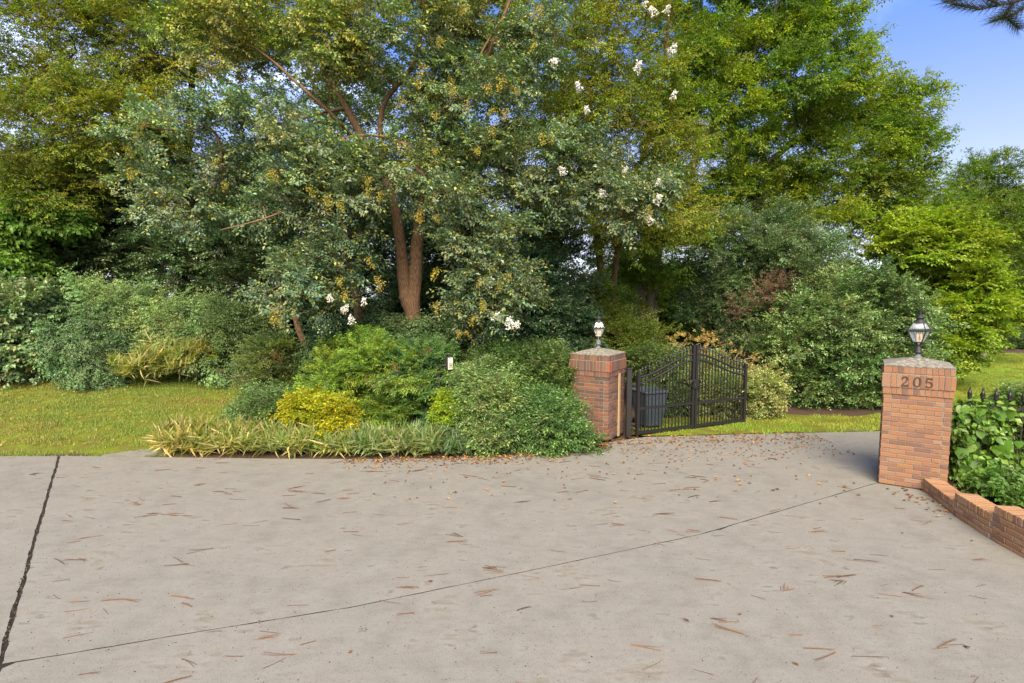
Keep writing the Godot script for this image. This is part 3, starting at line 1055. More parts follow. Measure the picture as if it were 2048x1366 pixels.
	for g in [Vector2(2.009, -4.627), Vector2(3.327, -4.589), Vector2(3.634, -4.166), Vector2(5.268, -6.077), Vector2(-0.804, -5.177), Vector2(1.505, -4.537), Vector2(4.617, -6.289), Vector2(-1.278, -4.116), Vector2(2.157, -3.969)]:
		var o := part("dead_leaf", lf[2], brown, self, Vector3(g.x, 0.003, g.y), Vector3(rf(-0.2, 0.2), rf(0, TAU), 0))
		o.scale = Vector3.ONE * rf(0.6, 1.1)
		tag(o, "curled dead brown leaf lying alone on the open concrete", "leaf", "single dead leaves on the driveway")

func grass_on(called: String, label: String, poly: PackedVector2Array, n: int, height: float, col: Color, dry: Color, lo: float) -> void:
	var l := Leafy.new()
	for i in 150:
		var p := Vector3(rf(-1, 1), 0, rf(-1, 1)) * 0.2
		var a := rf(0, TAU)
		var d := Vector3(cos(a) * 0.45, 1, sin(a) * 0.45).normalized()
		var s := Vector3(-sin(a), 0, cos(a)) * 0.0045
		var c := vary(col, 0.3) if rng.randf() > 0.16 else vary(dry, 0.25)
		var h := height * rf(0.5, 1.25)
		for q in [p - s, p + s, p + d * h]:
			l.v.append(q); l.c.append(c)
	var box_lo := poly[0]
	var box_hi := poly[0]
	for p in poly:
		box_lo = box_lo.min(p); box_hi = box_hi.max(p)
	var patch := FastNoiseLite.new()
	patch.seed = 6
	patch.frequency = 0.35
	var where := []
	var tints := []
	var tries := 0
	while where.size() < n and tries < n * 6:
		tries += 1
		var p := Vector2(rf(box_lo.x, box_hi.x), rf(box_lo.y, box_hi.y))
		if not Geometry2D.is_point_in_polygon(p, poly): continue
		var v := patch.get_noise_2d(p.x * 0.45, p.y * 2.2) * 0.5 + 0.5
		where.append(Transform3D(Basis(Vector3.UP, rf(0, TAU)).scaled(Vector3(1, rf(0.8, 1.2), 1)), on(p.x, p.y, 0.0)))
		var k := smoothstep(0.3, 0.62, v)
		tints.append(Color(lerpf(1.25, 0.95, k), lerpf(0.95, 1.0, k), lerpf(1.1, 0.9, k)) * rf(0.85, 1.15))
	tag(many(called, l.mesh(), M.grass, self, where, tints), label, "grass", "", "stuff")

func ground() -> void:
	var soil := PackedVector2Array([Vector2(-60, 6), Vector2(60, 6), Vector2(60, -90), Vector2(-60, -90)])
	tag(part("ground", sheet(soil, 2.5, -0.05), M.soil, self), "brown leaf strewn soil under the trees and shrubs", "ground", "", "structure")
	var lawn_l := PackedVector2Array([Vector2(-30, -9.35), Vector2(-8.996, -9.461), Vector2(-7.959, -9.461), Vector2(-6.341, -9.43), Vector2(-4.6, -10.4), Vector2(-4.3, -12.0), Vector2(-4.9, -13.6), Vector2(-7.0, -14.3), Vector2(-9.5, -14.6), Vector2(-14, -15.0), Vector2(-30, -15)])
	tag(part("lawn", sheet(lawn_l, 0.6, 0.0), M.lawn, self), "mown lawn with dry streaks left of the bamboo bed", "lawn", "", "structure")
	var lawn_r := PackedVector2Array([Vector2(2.4, -10.95), Vector2(2.66, -10.802), Vector2(7.659, -11.25), Vector2(14, -11.6), Vector2(34, -12.5), Vector2(40, -27), Vector2(12, -26), Vector2(10.4, -14.2), Vector2(9.4, -13.1), Vector2(8.0, -12.6), Vector2(6.9, -12.7), Vector2(6.0, -13.0), Vector2(3.4, -12.4)])
	tag(part("lawn", sheet(lawn_r, 0.8, 0.0), M.lawn, self), "sunny lawn beyond the gate and the numbered pillar", "lawn", "", "structure")
	grass_on("grass", "short green grass blades of the left lawn", lawn_l, 4200, 0.045, Color(0.16, 0.235, 0.045), Color(0.30, 0.26, 0.11), 0.0)
	grass_on("grass", "bright green grass blades beyond the gate", lawn_r, 3800, 0.05, Color(0.21, 0.32, 0.04), Color(0.30, 0.34, 0.08), 0.0)
	# driveway slabs with open joints between them
	var d := Node3D.new()
	d.name = "driveway"
	add_child(d)
	tag(d, "pale grey concrete driveway with dark joints and pine needles", "driveway", "", "structure")
	part("joint_filler", slab(PackedVector2Array([Vector2(-29, 5.5), Vector2(5.9, 5.5), Vector2(5.9, -9), Vector2(12, -10.5), Vector2(1.9, -10.4), Vector2(-1, -9.2), Vector2(-29, -9.3)]), -0.004, 0.1), M.joint, d)
	var jl := [Vector2(-7.935, -9.43), Vector2(-6.768, -7.848), Vector2(-5.694, -6.386), Vector2(-4.703, -5.039), Vector2(-3.937, -4.015), Vector2(-1.9, -1.0), Vector2(-1.0, 2.0), Vector2(0.0, 5.0)]
	var dg := [Vector2(-3.901, -3.981), Vector2(-3.53, -4.092), Vector2(-2.791, -4.334), Vector2(-1.463, -4.747), Vector2(0.164, -5.406), Vector2(2.215, -6.267), Vector2(3.867, -7.175), Vector2(5.46, -8.042)]
	var split := func(line: Array, w: float, wob: float) -> Array:
		var one := PackedVector2Array()
		var two := PackedVector2Array()
		for i in line.size() - 1:
			var nn := int((line[i + 1] - line[i]).length() / 0.12) + 1
			for k in nn + (1 if i == line.size() - 2 else 0):
				var p: Vector2 = line[i].lerp(line[i + 1], float(k) / nn)
				var dir: Vector2 = (line[i + 1] - line[i]).normalized()
				var nr := Vector2(-dir.y, dir.x)
				var wave := sin(p.x * 1.7 + p.y * 2.3) * wob
				one.append(p + nr * (w + rf(-1, 1) * w * 0.4 + wave))
				two.append(p - nr * (w + rf(-1, 1) * w * 0.4 - wave))
		return [one, two]
	var L2: Array = split.call(jl, 0.018, 0.004)
	var D2: Array = split.call(dg, 0.009, 0.001)
	# which side is which: one lies on the side (-dy, dx) of the line
	var lw: PackedVector2Array = L2[0] if L2[0][0].x < L2[1][0].x else L2[1]
	var le: PackedVector2Array = L2[1] if L2[0][0].x < L2[1][0].x else L2[0]
	var dn: PackedVector2Array = D2[0] if D2[0][3].y < D2[1][3].y else D2[1]
	var ds: PackedVector2Array = D2[1] if D2[0][3].y < D2[1][3].y else D2[0]
	# west slab
	var west := PackedVector2Array([Vector2(-28, 5), Vector2(-28, -9.43)])
	for p in lw: west.append(p)
	part("slab", slab(west, 0.0, 0.12), M.concrete, d)
	# the crossing with the diagonal joint splits the east side of the left joint
	var cut := 0
	for i in le.size():
		if le[i].y < -4.02: cut = i
	var main := PackedVector2Array()
	for i in range(cut, -1, -1): main.append(le[i])
	for p in [Vector2(-6.302, -9.371), Vector2(-4.346, -9.283), Vector2(-2.786, -9.254), Vector2(-1.242, -9.283), Vector2(-0.21, -9.43), Vector2(0.685, -9.708), Vector2(1.462, -10.105), Vector2(1.835, -10.315), Vector2(2.641, -10.724), Vector2(4.829, -10.961), Vector2(7.631, -11.208), Vector2(16, -11.8), Vector2(16, -9.0), Vector2(7.2, -8.7), Vector2(6.0, -8.2)]: main.append(p)
	for i in range(dn.size() - 1, -1, -1):
		if dn[i].x > le[cut].x + 0.02: main.append(dn[i])
	part("slab", slab(main, 0.0, 0.12), M.concrete, d)
	var fj := [Vector2(2.519, -6.4), Vector2(3.328, -5.726), Vector2(4.065, -5.195), Vector2(4.688, -4.816), Vector2(5.9, -3.75)]
	var F2: Array = split.call(fj, 0.003, 0.002)
	var fn: PackedVector2Array = F2[0] if F2[0][4].y < F2[1][4].y else F2[1]
	var fs: PackedVector2Array = F2[1] if F2[0][4].y < F2[1][4].y else F2[0]
	# south slab: below the diagonal up to the faint joint
	var south := PackedVector2Array()
	for i in range(le.size() - 1, cut, -1): south.append(le[i])
	for p in ds:
		if p.x > le[cut].x + 0.05 and p.x < fs[0].x - 0.02: south.append(p)
	for p in fs: south.append(p)
	south.append(Vector2(5.9, 5.0))
	part("slab", slab(south, 0.0, 0.12), M.concrete, d)
	var east := PackedVector2Array()
	for p in ds:
		if p.x > fn[0].x + 0.02: east.append(p)
	east.append(Vector2(5.9, -8.0))
	for i in range(fn.size() - 1, -1, -1): east.append(fn[i])
	part("slab", slab(east, 0.0, 0.12), M.concrete, d)
	# low kerb end of the bed at the lawn corner
	var kerb := slab(PackedVector2Array([Vector2(-7.195, -9.461), Vector2(-6.65, -9.903), Vector2(-6.188, -9.677), Vector2(-6.428, -9.43)]), 0.012, 0.1)
	tag(part("kerb", kerb, M.concrete, self), "pale concrete corner showing between the lawn and the bamboo", "kerb", "", "structure")

func keypad_post() -> void:
	var at := Vector3(-1.431, 0.252, -10.6)
	var t := thing("keypad_post", Vector3(at.x, slope_up(at.x, at.z), at.z), "black gooseneck post holding a beige gate keypad among the shrubs", "keypad")
	var h := 1.2
	part("post", block(Vector3(0.075, h, 0.075), 0.006), M.iron, t, Vector3(0, h / 2, 0))
	var st := new_st()
	tube(st, [Vector3(0, h - 0.02, 0), Vector3(0.01, h + 0.06, 0.0), Vector3(0.08, h + 0.12, 0.02), Vector3(0.2, h + 0.13, 0.04)], [0.032, 0.032, 0.03, 0.03], 8)
	part("arm", done(st), M.iron, t)
	part("housing", block(Vector3(0.15, 0.27, 0.09), 0.012), M.black_rubber, t, Vector3(0.22, h + 0.16, 0.02), Vector3(0, 0.5, 0))
	var f := part("keypad", block(Vector3(0.1, 0.23, 0.015), 0.004), M.beige, t, Vector3(0.245, h + 0.16, 0.068), Vector3(0, 0.5, 0))
	for r in 4:
		for c in 3:
			part("button", block(Vector3(0.018, 0.018, 0.006), 0.002), M.lead, f, Vector3((c - 1) * 0.026, 0.01 - r * 0.027, 0.0095))

func bin() -> void:
	var at := Vector3(2.931, -0.164, -11.6)
	var t := thing("wheelie_bin", Vector3(at.x, 0, at.z), "blue grey plastic bin standing behind the open iron gate", "bin", "", 0.35)
	var st := new_st()
	st.set_smooth_group(-1)
	var w0 := Vector2(0.19, 0.2)
	var w1 := Vector2(0.26, 0.28)
	var c := []
	for k in [[w0, 0.06], [w1, 0.74]]:
		for q in [[-1, -1], [1, -1], [1, 1], [-1, 1]]:
			c.append(Vector3(q[0] * k[0].x, k[1], q[1] * k[0].y))
	for f in [[0, 1, 2, 3], [7, 6, 5, 4], [0, 4, 5, 1], [1, 5, 6, 2], [2, 6, 7, 3], [3, 7, 4, 0]]:
		for j in [0, 1, 2, 0, 2, 3]: st.add_vertex(c[f[j]])
	part("body", done(st), M.bin, t)
	part("lid", block(Vector3(0.56, 0.07, 0.6), 0.025), M.bin, t, Vector3(0, 0.78, 0))
	for s in [-1, 1]:
		part("wheel", lathe([Vector2(0, -0.025), Vector2(0.08, -0.025), Vector2(0.09, 0), Vector2(0.08, 0.025), Vector2(0, 0.025)], 14), M.black_rubber, t, Vector3(s * 0.2, 0.09, -0.2), Vector3(0, 0, PI / 2))
	for i in 3:
		part("rib", block(Vector3(0.02, 0.55, 0.01), 0.003), M.bin, t, Vector3(-0.1 + i * 0.1, 0.42, 0.245), Vector3(0.115, 0, 0))

func pine() -> void:
	var t := thing("pine_tree", Vector3(9.2, 0, -6.2), "dark pine branch hanging into the top corner of the blue sky", "tree")
	var st := new_st()
	tube(st, [Vector3(0, -0.1, 0), Vector3(0.05, 3, 0), Vector3(0, 6.5, 0), Vector3(0.1, 10, 0)], [0.2, 0.17, 0.14, 0.09], 10, 0.08)
	part("trunk", done(st), M.bark, t)
	var o := t.position
	var br := [[Vector3(0, 6.2, 0) + o, Vector3(5.973, 6.166, -6.3), Vector3(5.408, 5.949, -6.2), Vector3(4.956, 5.828, -6.1), Vector3(4.662, 5.868, -6.1)], [Vector3(5.408, 5.949, -6.2), Vector3(5.226, 5.757, -6.1), Vector3(5.28, 5.589, -6)], [Vector3(5.672, 6.011, -6.2), Vector3(5.331, 5.767, -6.1), Vector3(5.124, 5.706, -6.1)], [Vector3(5.164, 5.878, -6.1), Vector3(4.946, 5.959, -6.1), Vector3(4.505, 5.848, -6)]]
	var where := []
	var tints := []
	for b in br:
		var pts := []
		var rad := []
		for i in b.size():
			pts.append(b[i] - o)
			rad.append(lerpf(0.022 if b == br[0] else 0.009, 0.004, float(i) / (b.size() - 1)))
		st = new_st()
		tube(st, pts, rad, 6)
		part("branch", done(st), M.dark_bark, t)
		for i in range(1, pts.size()):
			for k in 5:
				var p: Vector3 = pts[i - 1].lerp(pts[i], (k + 0.5) / 5)
				if p.distance_to(pts[-1]) > 1.1: continue
				var dir: Vector3 = (pts[i] - pts[i - 1]).normalized()
				var right := Vector3.UP.cross(dir).normalized()
				where.append(Transform3D(Basis(right, dir.cross(right), dir), p))
				tints.append(Color.WHITE * rf(0.7, 1.2))
	var l := Leafy.new()
	for i in 34:
		var a := rf(0, TAU)
		var d := Vector3(cos(a), sin(a), rf(0.5, 2.0)).normalized()
		l.twig(Vector3(0, 0, rf(-0.05, 0.05)), d * rf(0.11, 0.2), 0.0022, Color(0.035, 0.045, 0.018))
	many("needles", l.mesh(), M.dry, t, where, tints)

func crape_extras(t: Node3D, blooms: Array, seeds: Array) -> void:
	var white := [cluster(70, 0.085, 0.035, [Color(0.78, 0.78, 0.76), Color(0.66, 0.67, 0.66)]), cluster(50, 0.07, 0.032, [Color(0.78, 0.78, 0.76), Color(0.6, 0.62, 0.58)])]
	var green := [cluster(80, 0.1, 0.026, [Color(0.33, 0.30, 0.045), Color(0.24, 0.25, 0.045), Color(0.38, 0.27, 0.06)]), cluster(60, 0.085, 0.024, [Color(0.30, 0.29, 0.05), Color(0.36, 0.26, 0.06)])]
	for p in blooms:
		var o := part("blossom", white[rng.randi() % 2], M.petal, t, p - t.position, Vector3(rf(-0.8, 0.8), rf(0, TAU), rf(-0.8, 0.8)))
		o.scale = Vector3.ONE * rf(0.75, 1.2)
	for p in seeds:
		var o := part("seed_cluster", green[rng.randi() % 2], M.petal, t, p - t.position, Vector3(PI + rf(-0.7, 0.7), rf(0, TAU), rf(-0.6, 0.6)))
		o.scale = Vector3.ONE * rf(0.8, 1.3)

func crape_tints() -> Array:
	# the topmost sprays are yellowing
	var out := []
	for i in 20: out.append(Color(rf(1.2, 1.7), rf(1.1, 1.3), rf(0.4, 0.6)))
	for i in 18: out.append(Color(rf(1.0, 1.2), rf(1.05, 1.2), rf(1.0, 1.2)))
	for i in 7: out.append(Color(1.0, 1.05, 1.1))
	for i in 22: out.append(Color(rf(0.95, 1.15), 1.05, rf(0.75, 1.0)))
	return out

func green_tints(n: int) -> Array:
	var out := []
	for i in n:
		var y := rng.randf()
		out.append(Color(lerpf(0.75, 1.5, y), lerpf(0.85, 1.25, y), lerpf(0.9, 0.8, y)))
	return out

func trees() -> void:
	var base := Vector3(-2.15, 0.4, -12.6)
	var t := plant("crape_myrtle", base, "large multi stemmed crape myrtle with white blossoms and cinnamon bark", "tree", "crape myrtles",
		[[[base - Vector3(0, 0.1, 0), Vector3(-2.185, 1.664, -12.6), Vector3(-2.267, 2.354, -12.6), Vector3(-2.385, 2.867, -12.6)], [0.25, 0.2, 0.19, 0.21]],
		[[Vector3(-2.422, 2.696, -12.6), Vector3(-2.535, 4.051, -12.6), Vector3(-2.699, 5.033, -12.5), Vector3(-3.143, 5.986, -12.4), Vector3(-3.617, 6.91, -12.3), Vector3(-4.094, 7.909, -12.2), Vector3(-4.417, 8.727, -12)], [0.15, 0.12, 0.115, 0.09, 0.07, 0.05, 0.03]],
		[[Vector3(-2.263, 2.582, -12.6), Vector3(-2.128, 4.051, -12.6), Vector3(-1.964, 4.923, -12.5), Vector3(-1.584, 5.878, -12.4), Vector3(-1.017, 7.015, -12.3), Vector3(-0.415, 8.114, -12.2), Vector3(-0.042, 8.925, -12)], [0.16, 0.14, 0.11, 0.09, 0.07, 0.05, 0.03]],
		[[Vector3(-3.6, 0.5, -13.2), Vector3(-3.671, 2.927, -13), Vector3(-3.971, 4.09, -13), Vector3(-4.298, 5.329, -12.9), Vector3(-5.139, 6.419, -12.8), Vector3(-6.069, 7.367, -12.7), Vector3(-6.881, 7.864, -12.6)], [0.13, 0.1, 0.09, 0.08, 0.06, 0.04, 0.02]],
		[[Vector3(-4.6, 0.55, -13.6), Vector3(-5.264, 2.203, -13.4), Vector3(-4.937, 3.646, -13.3), Vector3(-4.526, 5.041, -13.2), Vector3(-4.184, 6.475, -13), Vector3(-4.258, 7.915, -13), Vector3(-5.204, 8.956, -12.9)], [0.1, 0.08, 0.07, 0.065, 0.05, 0.04, 0.02]],
		[[Vector3(-2.535, 4.051, -12.6), Vector3(-2.888, 6.626, -12.4), Vector3(-2.07, 7.807, -12.2), Vector3(-1.806, 9.222, -12)], [0.05, 0.06, 0.05, 0.03]],
		[[Vector3(-1.942, 4.923, -12.5), Vector3(-0.68, 5.987, -12), Vector3(1.004, 5.832, -11.8), Vector3(2.879, 4.993, -11.7)], [0.05, 0.05, 0.035, 0.02]],
		[[Vector3(-3.176, 5.986, -12.4), Vector3(-3.747, 6.554, -12), Vector3(-4.291, 7.044, -11.8), Vector3(-5.094, 7.742, -11.8), Vector3(-5.897, 8.236, -11.8)], [0.05, 0.04, 0.034, 0.022, 0.01]],
		[[Vector3(-3.618, 6.858, -12.3), Vector3(-4.309, 6.491, -11.8), Vector3(-4.914, 6.25, -11.5), Vector3(-5.773, 6.318, -11.4), Vector3(-6.59, 6.073, -11.4)], [0.04, 0.032, 0.026, 0.018, 0.008]],
		[[Vector3(-1.81, 5.34, -12.4), Vector3(-2.361, 5.96, -11.9), Vector3(-2.938, 6.109, -11.7), Vector3(-3.737, 5.981, -11.6)], [0.045, 0.036, 0.026, 0.012]],
		[[Vector3(-1.584, 5.878, -12.4), Vector3(-1.312, 6.605, -12), Vector3(-0.771, 7.583, -11.9), Vector3(-0.248, 8.48, -11.9)], [0.05, 0.04, 0.03, 0.015]],
		[[Vector3(-2.699, 5.033, -12.5), Vector3(-3.977, 4.771, -11.6), Vector3(-5.01, 4.296, -11.1), Vector3(-5.762, 4.088, -11)], [0.03, 0.025, 0.018, 0.008]]],
		[[Vector3(-5.976, 8.418, -11.77), Vector3(0.693, 0.354, 0.72), 6], [Vector3(-5.58, 8.657, -12.715), Vector3(0.52, 0.304, 0.5), 4], [Vector3(-4.383, 8.578, -11.898), Vector3(0.694, 0.332, 0.713), 6], [Vector3(-3.52, 8.214, -11.754), Vector3(0.538, 0.375, 0.559), 5], [Vector3(-6.746, 8.812, -12.072), Vector3(0.449, 0.234, 0.454), 4], [Vector3(-2.93, 8.67, -11.884), Vector3(0.711, 0.38, 0.731), 6], [Vector3(-7.35, 8.403, -12.164), Vector3(0.549, 0.265, 0.552), 5], [Vector3(-5.123, 8.091, -12.635), Vector3(0.737, 0.343, 0.712), 6], [Vector3(-3.916, 7.586, -11.661), Vector3(0.742, 0.296, 0.778), 6], [Vector3(-5.909, 7.821, -11.99), Vector3(0.668, 0.324, 0.681), 6], [Vector3(-2.056, 8.635, -11.619), Vector3(0.489, 0.223, 0.515), 4], [Vector3(-1.25, 8.735, -11.627), Vector3(0.62, 0.237, 0.652), 5], [Vector3(-3.506, 9.603, -12.521), Vector3(0.633, 0.337, 0.618), 5], [Vector3(-4.459, 9.621, -12.185), Vector3(0.474, 0.338, 0.476), 4], [Vector3(-5.685, 9.728, -12.561), Vector3(0.654, 0.395, 0.636), 5], [Vector3(-2.428, 9.831, -12.561), Vector3(0.475, 0.355, 0.462), 4], [Vector3(-1.323, 9.932, -12.379), Vector3(0.747, 0.317, 0.738), 6], [Vector3(-0.254, 9.677, -12.285), Vector3(0.674, 0.316, 0.67), 6], [Vector3(-0.703, 9.049, -12.654), Vector3(0.62, 0.356, 0.599), 5], [Vector3(-6.36, 9.412, -11.81), Vector3(0.568, 0.3, 0.588), 5],
		[Vector3(-6.993, 5.986, -10.932), Vector3(0.393, 0.19, 0.404), 4], [Vector3(-6.704, 6.436, -11.623), Vector3(0.512, 0.259, 0.495), 4], [Vector3(-5.612, 6.497, -10.92), Vector3(0.394, 0.245, 0.406), 4], [Vector3(-5.087, 6.632, -11.466), Vector3(0.49, 0.239, 0.481), 4], [Vector3(-4.407, 6.435, -11.78), Vector3(0.508, 0.306, 0.485), 4], [Vector3(-4.511, 5.764, -10.981), Vector3(0.399, 0.226, 0.408), 4], [Vector3(-5.728, 5.957, -11.889), Vector3(0.469, 0.242, 0.443), 4], [Vector3(-3.834, 5.695, -11.266), Vector3(0.417, 0.184, 0.416), 4], [Vector3(-7.69, 5.179, -11.61), Vector3(0.463, 0.176, 0.448), 4], [Vector3(-6.991, 5.101, -11.476), Vector3(0.353, 0.246, 0.346), 3], [Vector3(-6.279, 5.503, -11.704), Vector3(0.438, 0.206, 0.421), 4], [Vector3(-6.723, 4.501, -11.849), Vector3(0.595, 0.283, 0.565), 5], [Vector3(-6.637, 4.625, -11.024), Vector3(0.539, 0.245, 0.55), 5], [Vector3(-4.451, 4.861, -10.995), Vector3(0.442, 0.223, 0.453), 4], [Vector3(-5.252, 4.679, -11.662), Vector3(0.436, 0.207, 0.421), 4], [Vector3(-4.202, 5.136, -11.401), Vector3(0.549, 0.286, 0.541), 5], [Vector3(-3.532, 5.131, -10.909), Vector3(0.427, 0.214, 0.44), 4], [Vector3(-4.095, 4.426, -11.326), Vector3(0.394, 0.23, 0.392), 3],
		[Vector3(-4.456, 3.502, -11.013), Vector3(0.329, 0.264, 0.383), 4], [Vector3(-4.407, 2.954, -10.611), Vector3(0.358, 0.298, 0.433), 5], [Vector3(-3.976, 3.197, -10.765), Vector3(0.324, 0.212, 0.386), 4], [Vector3(-4.274, 2.659, -11.115), Vector3(0.293, 0.209, 0.338), 4], [Vector3(-3.665, 3.054, -10.839), Vector3(0.286, 0.247, 0.339), 4], [Vector3(-3.409, 3.491, -10.842), Vector3(0.297, 0.237, 0.351), 4], [Vector3(-3.771, 2.614, -10.823), Vector3(0.281, 0.197, 0.333), 4],
		[Vector3(-2.723, 7.847, -11.814), Vector3(0.618, 0.312, 0.6), 5], [Vector3(-2.018, 8.035, -11.363), Vector3(0.435, 0.196, 0.438), 4], [Vector3(-1.297, 8.336, -12.018), Vector3(0.635, 0.286, 0.605), 5], [Vector3(-1.735, 7.554, -12.081), Vector3(0.615, 0.293, 0.584), 5], [Vector3(-0.98, 7.589, -11.914), Vector3(0.602, 0.206, 0.579), 5], [Vector3(-0.441, 7.105, -11.43), Vector3(0.411, 0.321, 0.412), 3], [Vector3(-1.721, 6.835, -11.924), Vector3(0.597, 0.239, 0.573), 5], [Vector3(-0.928, 6.402, -11.206), Vector3(0.488, 0.239, 0.499), 4], [Vector3(-0.358, 6.428, -11.924), Vector3(0.475, 0.293, 0.456), 4], [Vector3(-0.04, 6.873, -11.321), Vector3(0.425, 0.254, 0.43), 3], [Vector3(0.379, 7.641, -12.044), Vector3(0.568, 0.22, 0.54), 4], [Vector3(-2.768, 5.944, -11.839), Vector3(0.398, 0.313, 0.385), 3], [Vector3(-2.852, 5.411, -11.305), Vector3(0.447, 0.214, 0.453), 4], [Vector3(-3.309, 5.303, -11.486), Vector3(0.6, 0.325, 0.599), 5], [Vector3(-2.164, 5.43, -11.383), Vector3(0.579, 0.268, 0.582), 5], [Vector3(-1.532, 5.884, -12.002), Vector3(0.55, 0.222, 0.525), 4], [Vector3(-0.747, 5.627, -11.385), Vector3(0.477, 0.295, 0.48), 4], [Vector3(-0.249, 5.914, -11.724), Vector3(0.416, 0.263, 0.406), 3], [Vector3(0.363, 5.627, -11.383), Vector3(0.417, 0.271, 0.42), 3], [Vector3(0.766, 5.823, -11.383), Vector3(0.411, 0.282, 0.414), 3], [Vector3(0.585, 8.329, -12.003), Vector3(0.628, 0.2, 0.599), 5], [Vector3(-0.147, 8.041, -12.032), Vector3(0.413, 0.232, 0.393), 3],
		[Vector3(-2.964, 4.802, -10.931), Vector3(0.271, 0.2, 0.318), 4], [Vector3(-3.289, 4.478, -11.01), Vector3(0.246, 0.219, 0.287), 3], [Vector3(-3.709, 4.687, -11.106), Vector3(0.275, 0.212, 0.318), 4], [Vector3(-1.785, 4.946, -11.188), Vector3(0.247, 0.225, 0.283), 3], [Vector3(-1.167, 4.733, -10.553), Vector3(0.219, 0.231, 0.266), 3], [Vector3(-0.832, 4.586, -11.079), Vector3(0.246, 0.222, 0.285), 3], [Vector3(-0.925, 3.986, -10.961), Vector3(0.287, 0.208, 0.336), 4], [Vector3(-0.489, 3.905, -11.117), Vector3(0.327, 0.256, 0.377), 4], [Vector3(-0.379, 3.392, -10.791), Vector3(0.382, 0.185, 0.454), 5], [Vector3(-0.089, 3.255, -10.984), Vector3(0.373, 0.234, 0.436), 5], [Vector3(-0.694, 3.061, -11.129), Vector3(0.23, 0.225, 0.265), 3], [Vector3(-0.8, 2.608, -11.155), Vector3(0.328, 0.199, 0.378), 4], [Vector3(-0.6, 2.202, -11.168), Vector3(0.253, 0.206, 0.29), 3], [Vector3(-0.137, 2.616, -10.749), Vector3(0.273, 0.198, 0.326), 4], [Vector3(0.058, 2.906, -10.598), Vector3(0.268, 0.165, 0.325), 4], [Vector3(-3.189, 3.952, -10.638), Vector3(0.249, 0.172, 0.3), 3], [Vector3(-0.235, 3.98, -10.9), Vector3(0.332, 0.216, 0.391), 4], [Vector3(-1.145, 4.311, -11.212), Vector3(0.325, 0.29, 0.372), 4],
		[Vector3(1.111, 5.526, -11.8), Vector3(0.428, 0.305, 0.383), 3], [Vector3(1.614, 5.284, -11.629), Vector3(0.638, 0.269, 0.58), 5], [Vector3(2.222, 4.963, -11.539), Vector3(0.677, 0.256, 0.621), 5], [Vector3(2.808, 5.177, -11.853), Vector3(0.675, 0.282, 0.602), 5], [Vector3(2.902, 4.68, -11.359), Vector3(0.421, 0.24, 0.392), 3], [Vector3(2.432, 4.556, -11.525), Vector3(0.504, 0.259, 0.462), 4], [Vector3(1.11, 4.949, -11.739), Vector3(0.721, 0.324, 0.65), 5], [Vector3(0.371, 5.068, -11.564), Vector3(0.628, 0.26, 0.574), 5], [Vector3(1.643, 5.853, -11.881), Vector3(0.596, 0.306, 0.531), 4]],
		{"sprigs": S.crape, "leaf": M.leaf, "r": 0.3, "per": 11, "size": [0.65, 1.05], "lobe_tints": crape_tints(), "tint": [Color(1.15, 1.13, 1.2), 0.25], "bark": M.red_bark, "limbs": 170, "limb_r": 0.0095, "out": 0.5, "up": -0.12, "flat": 0.5})
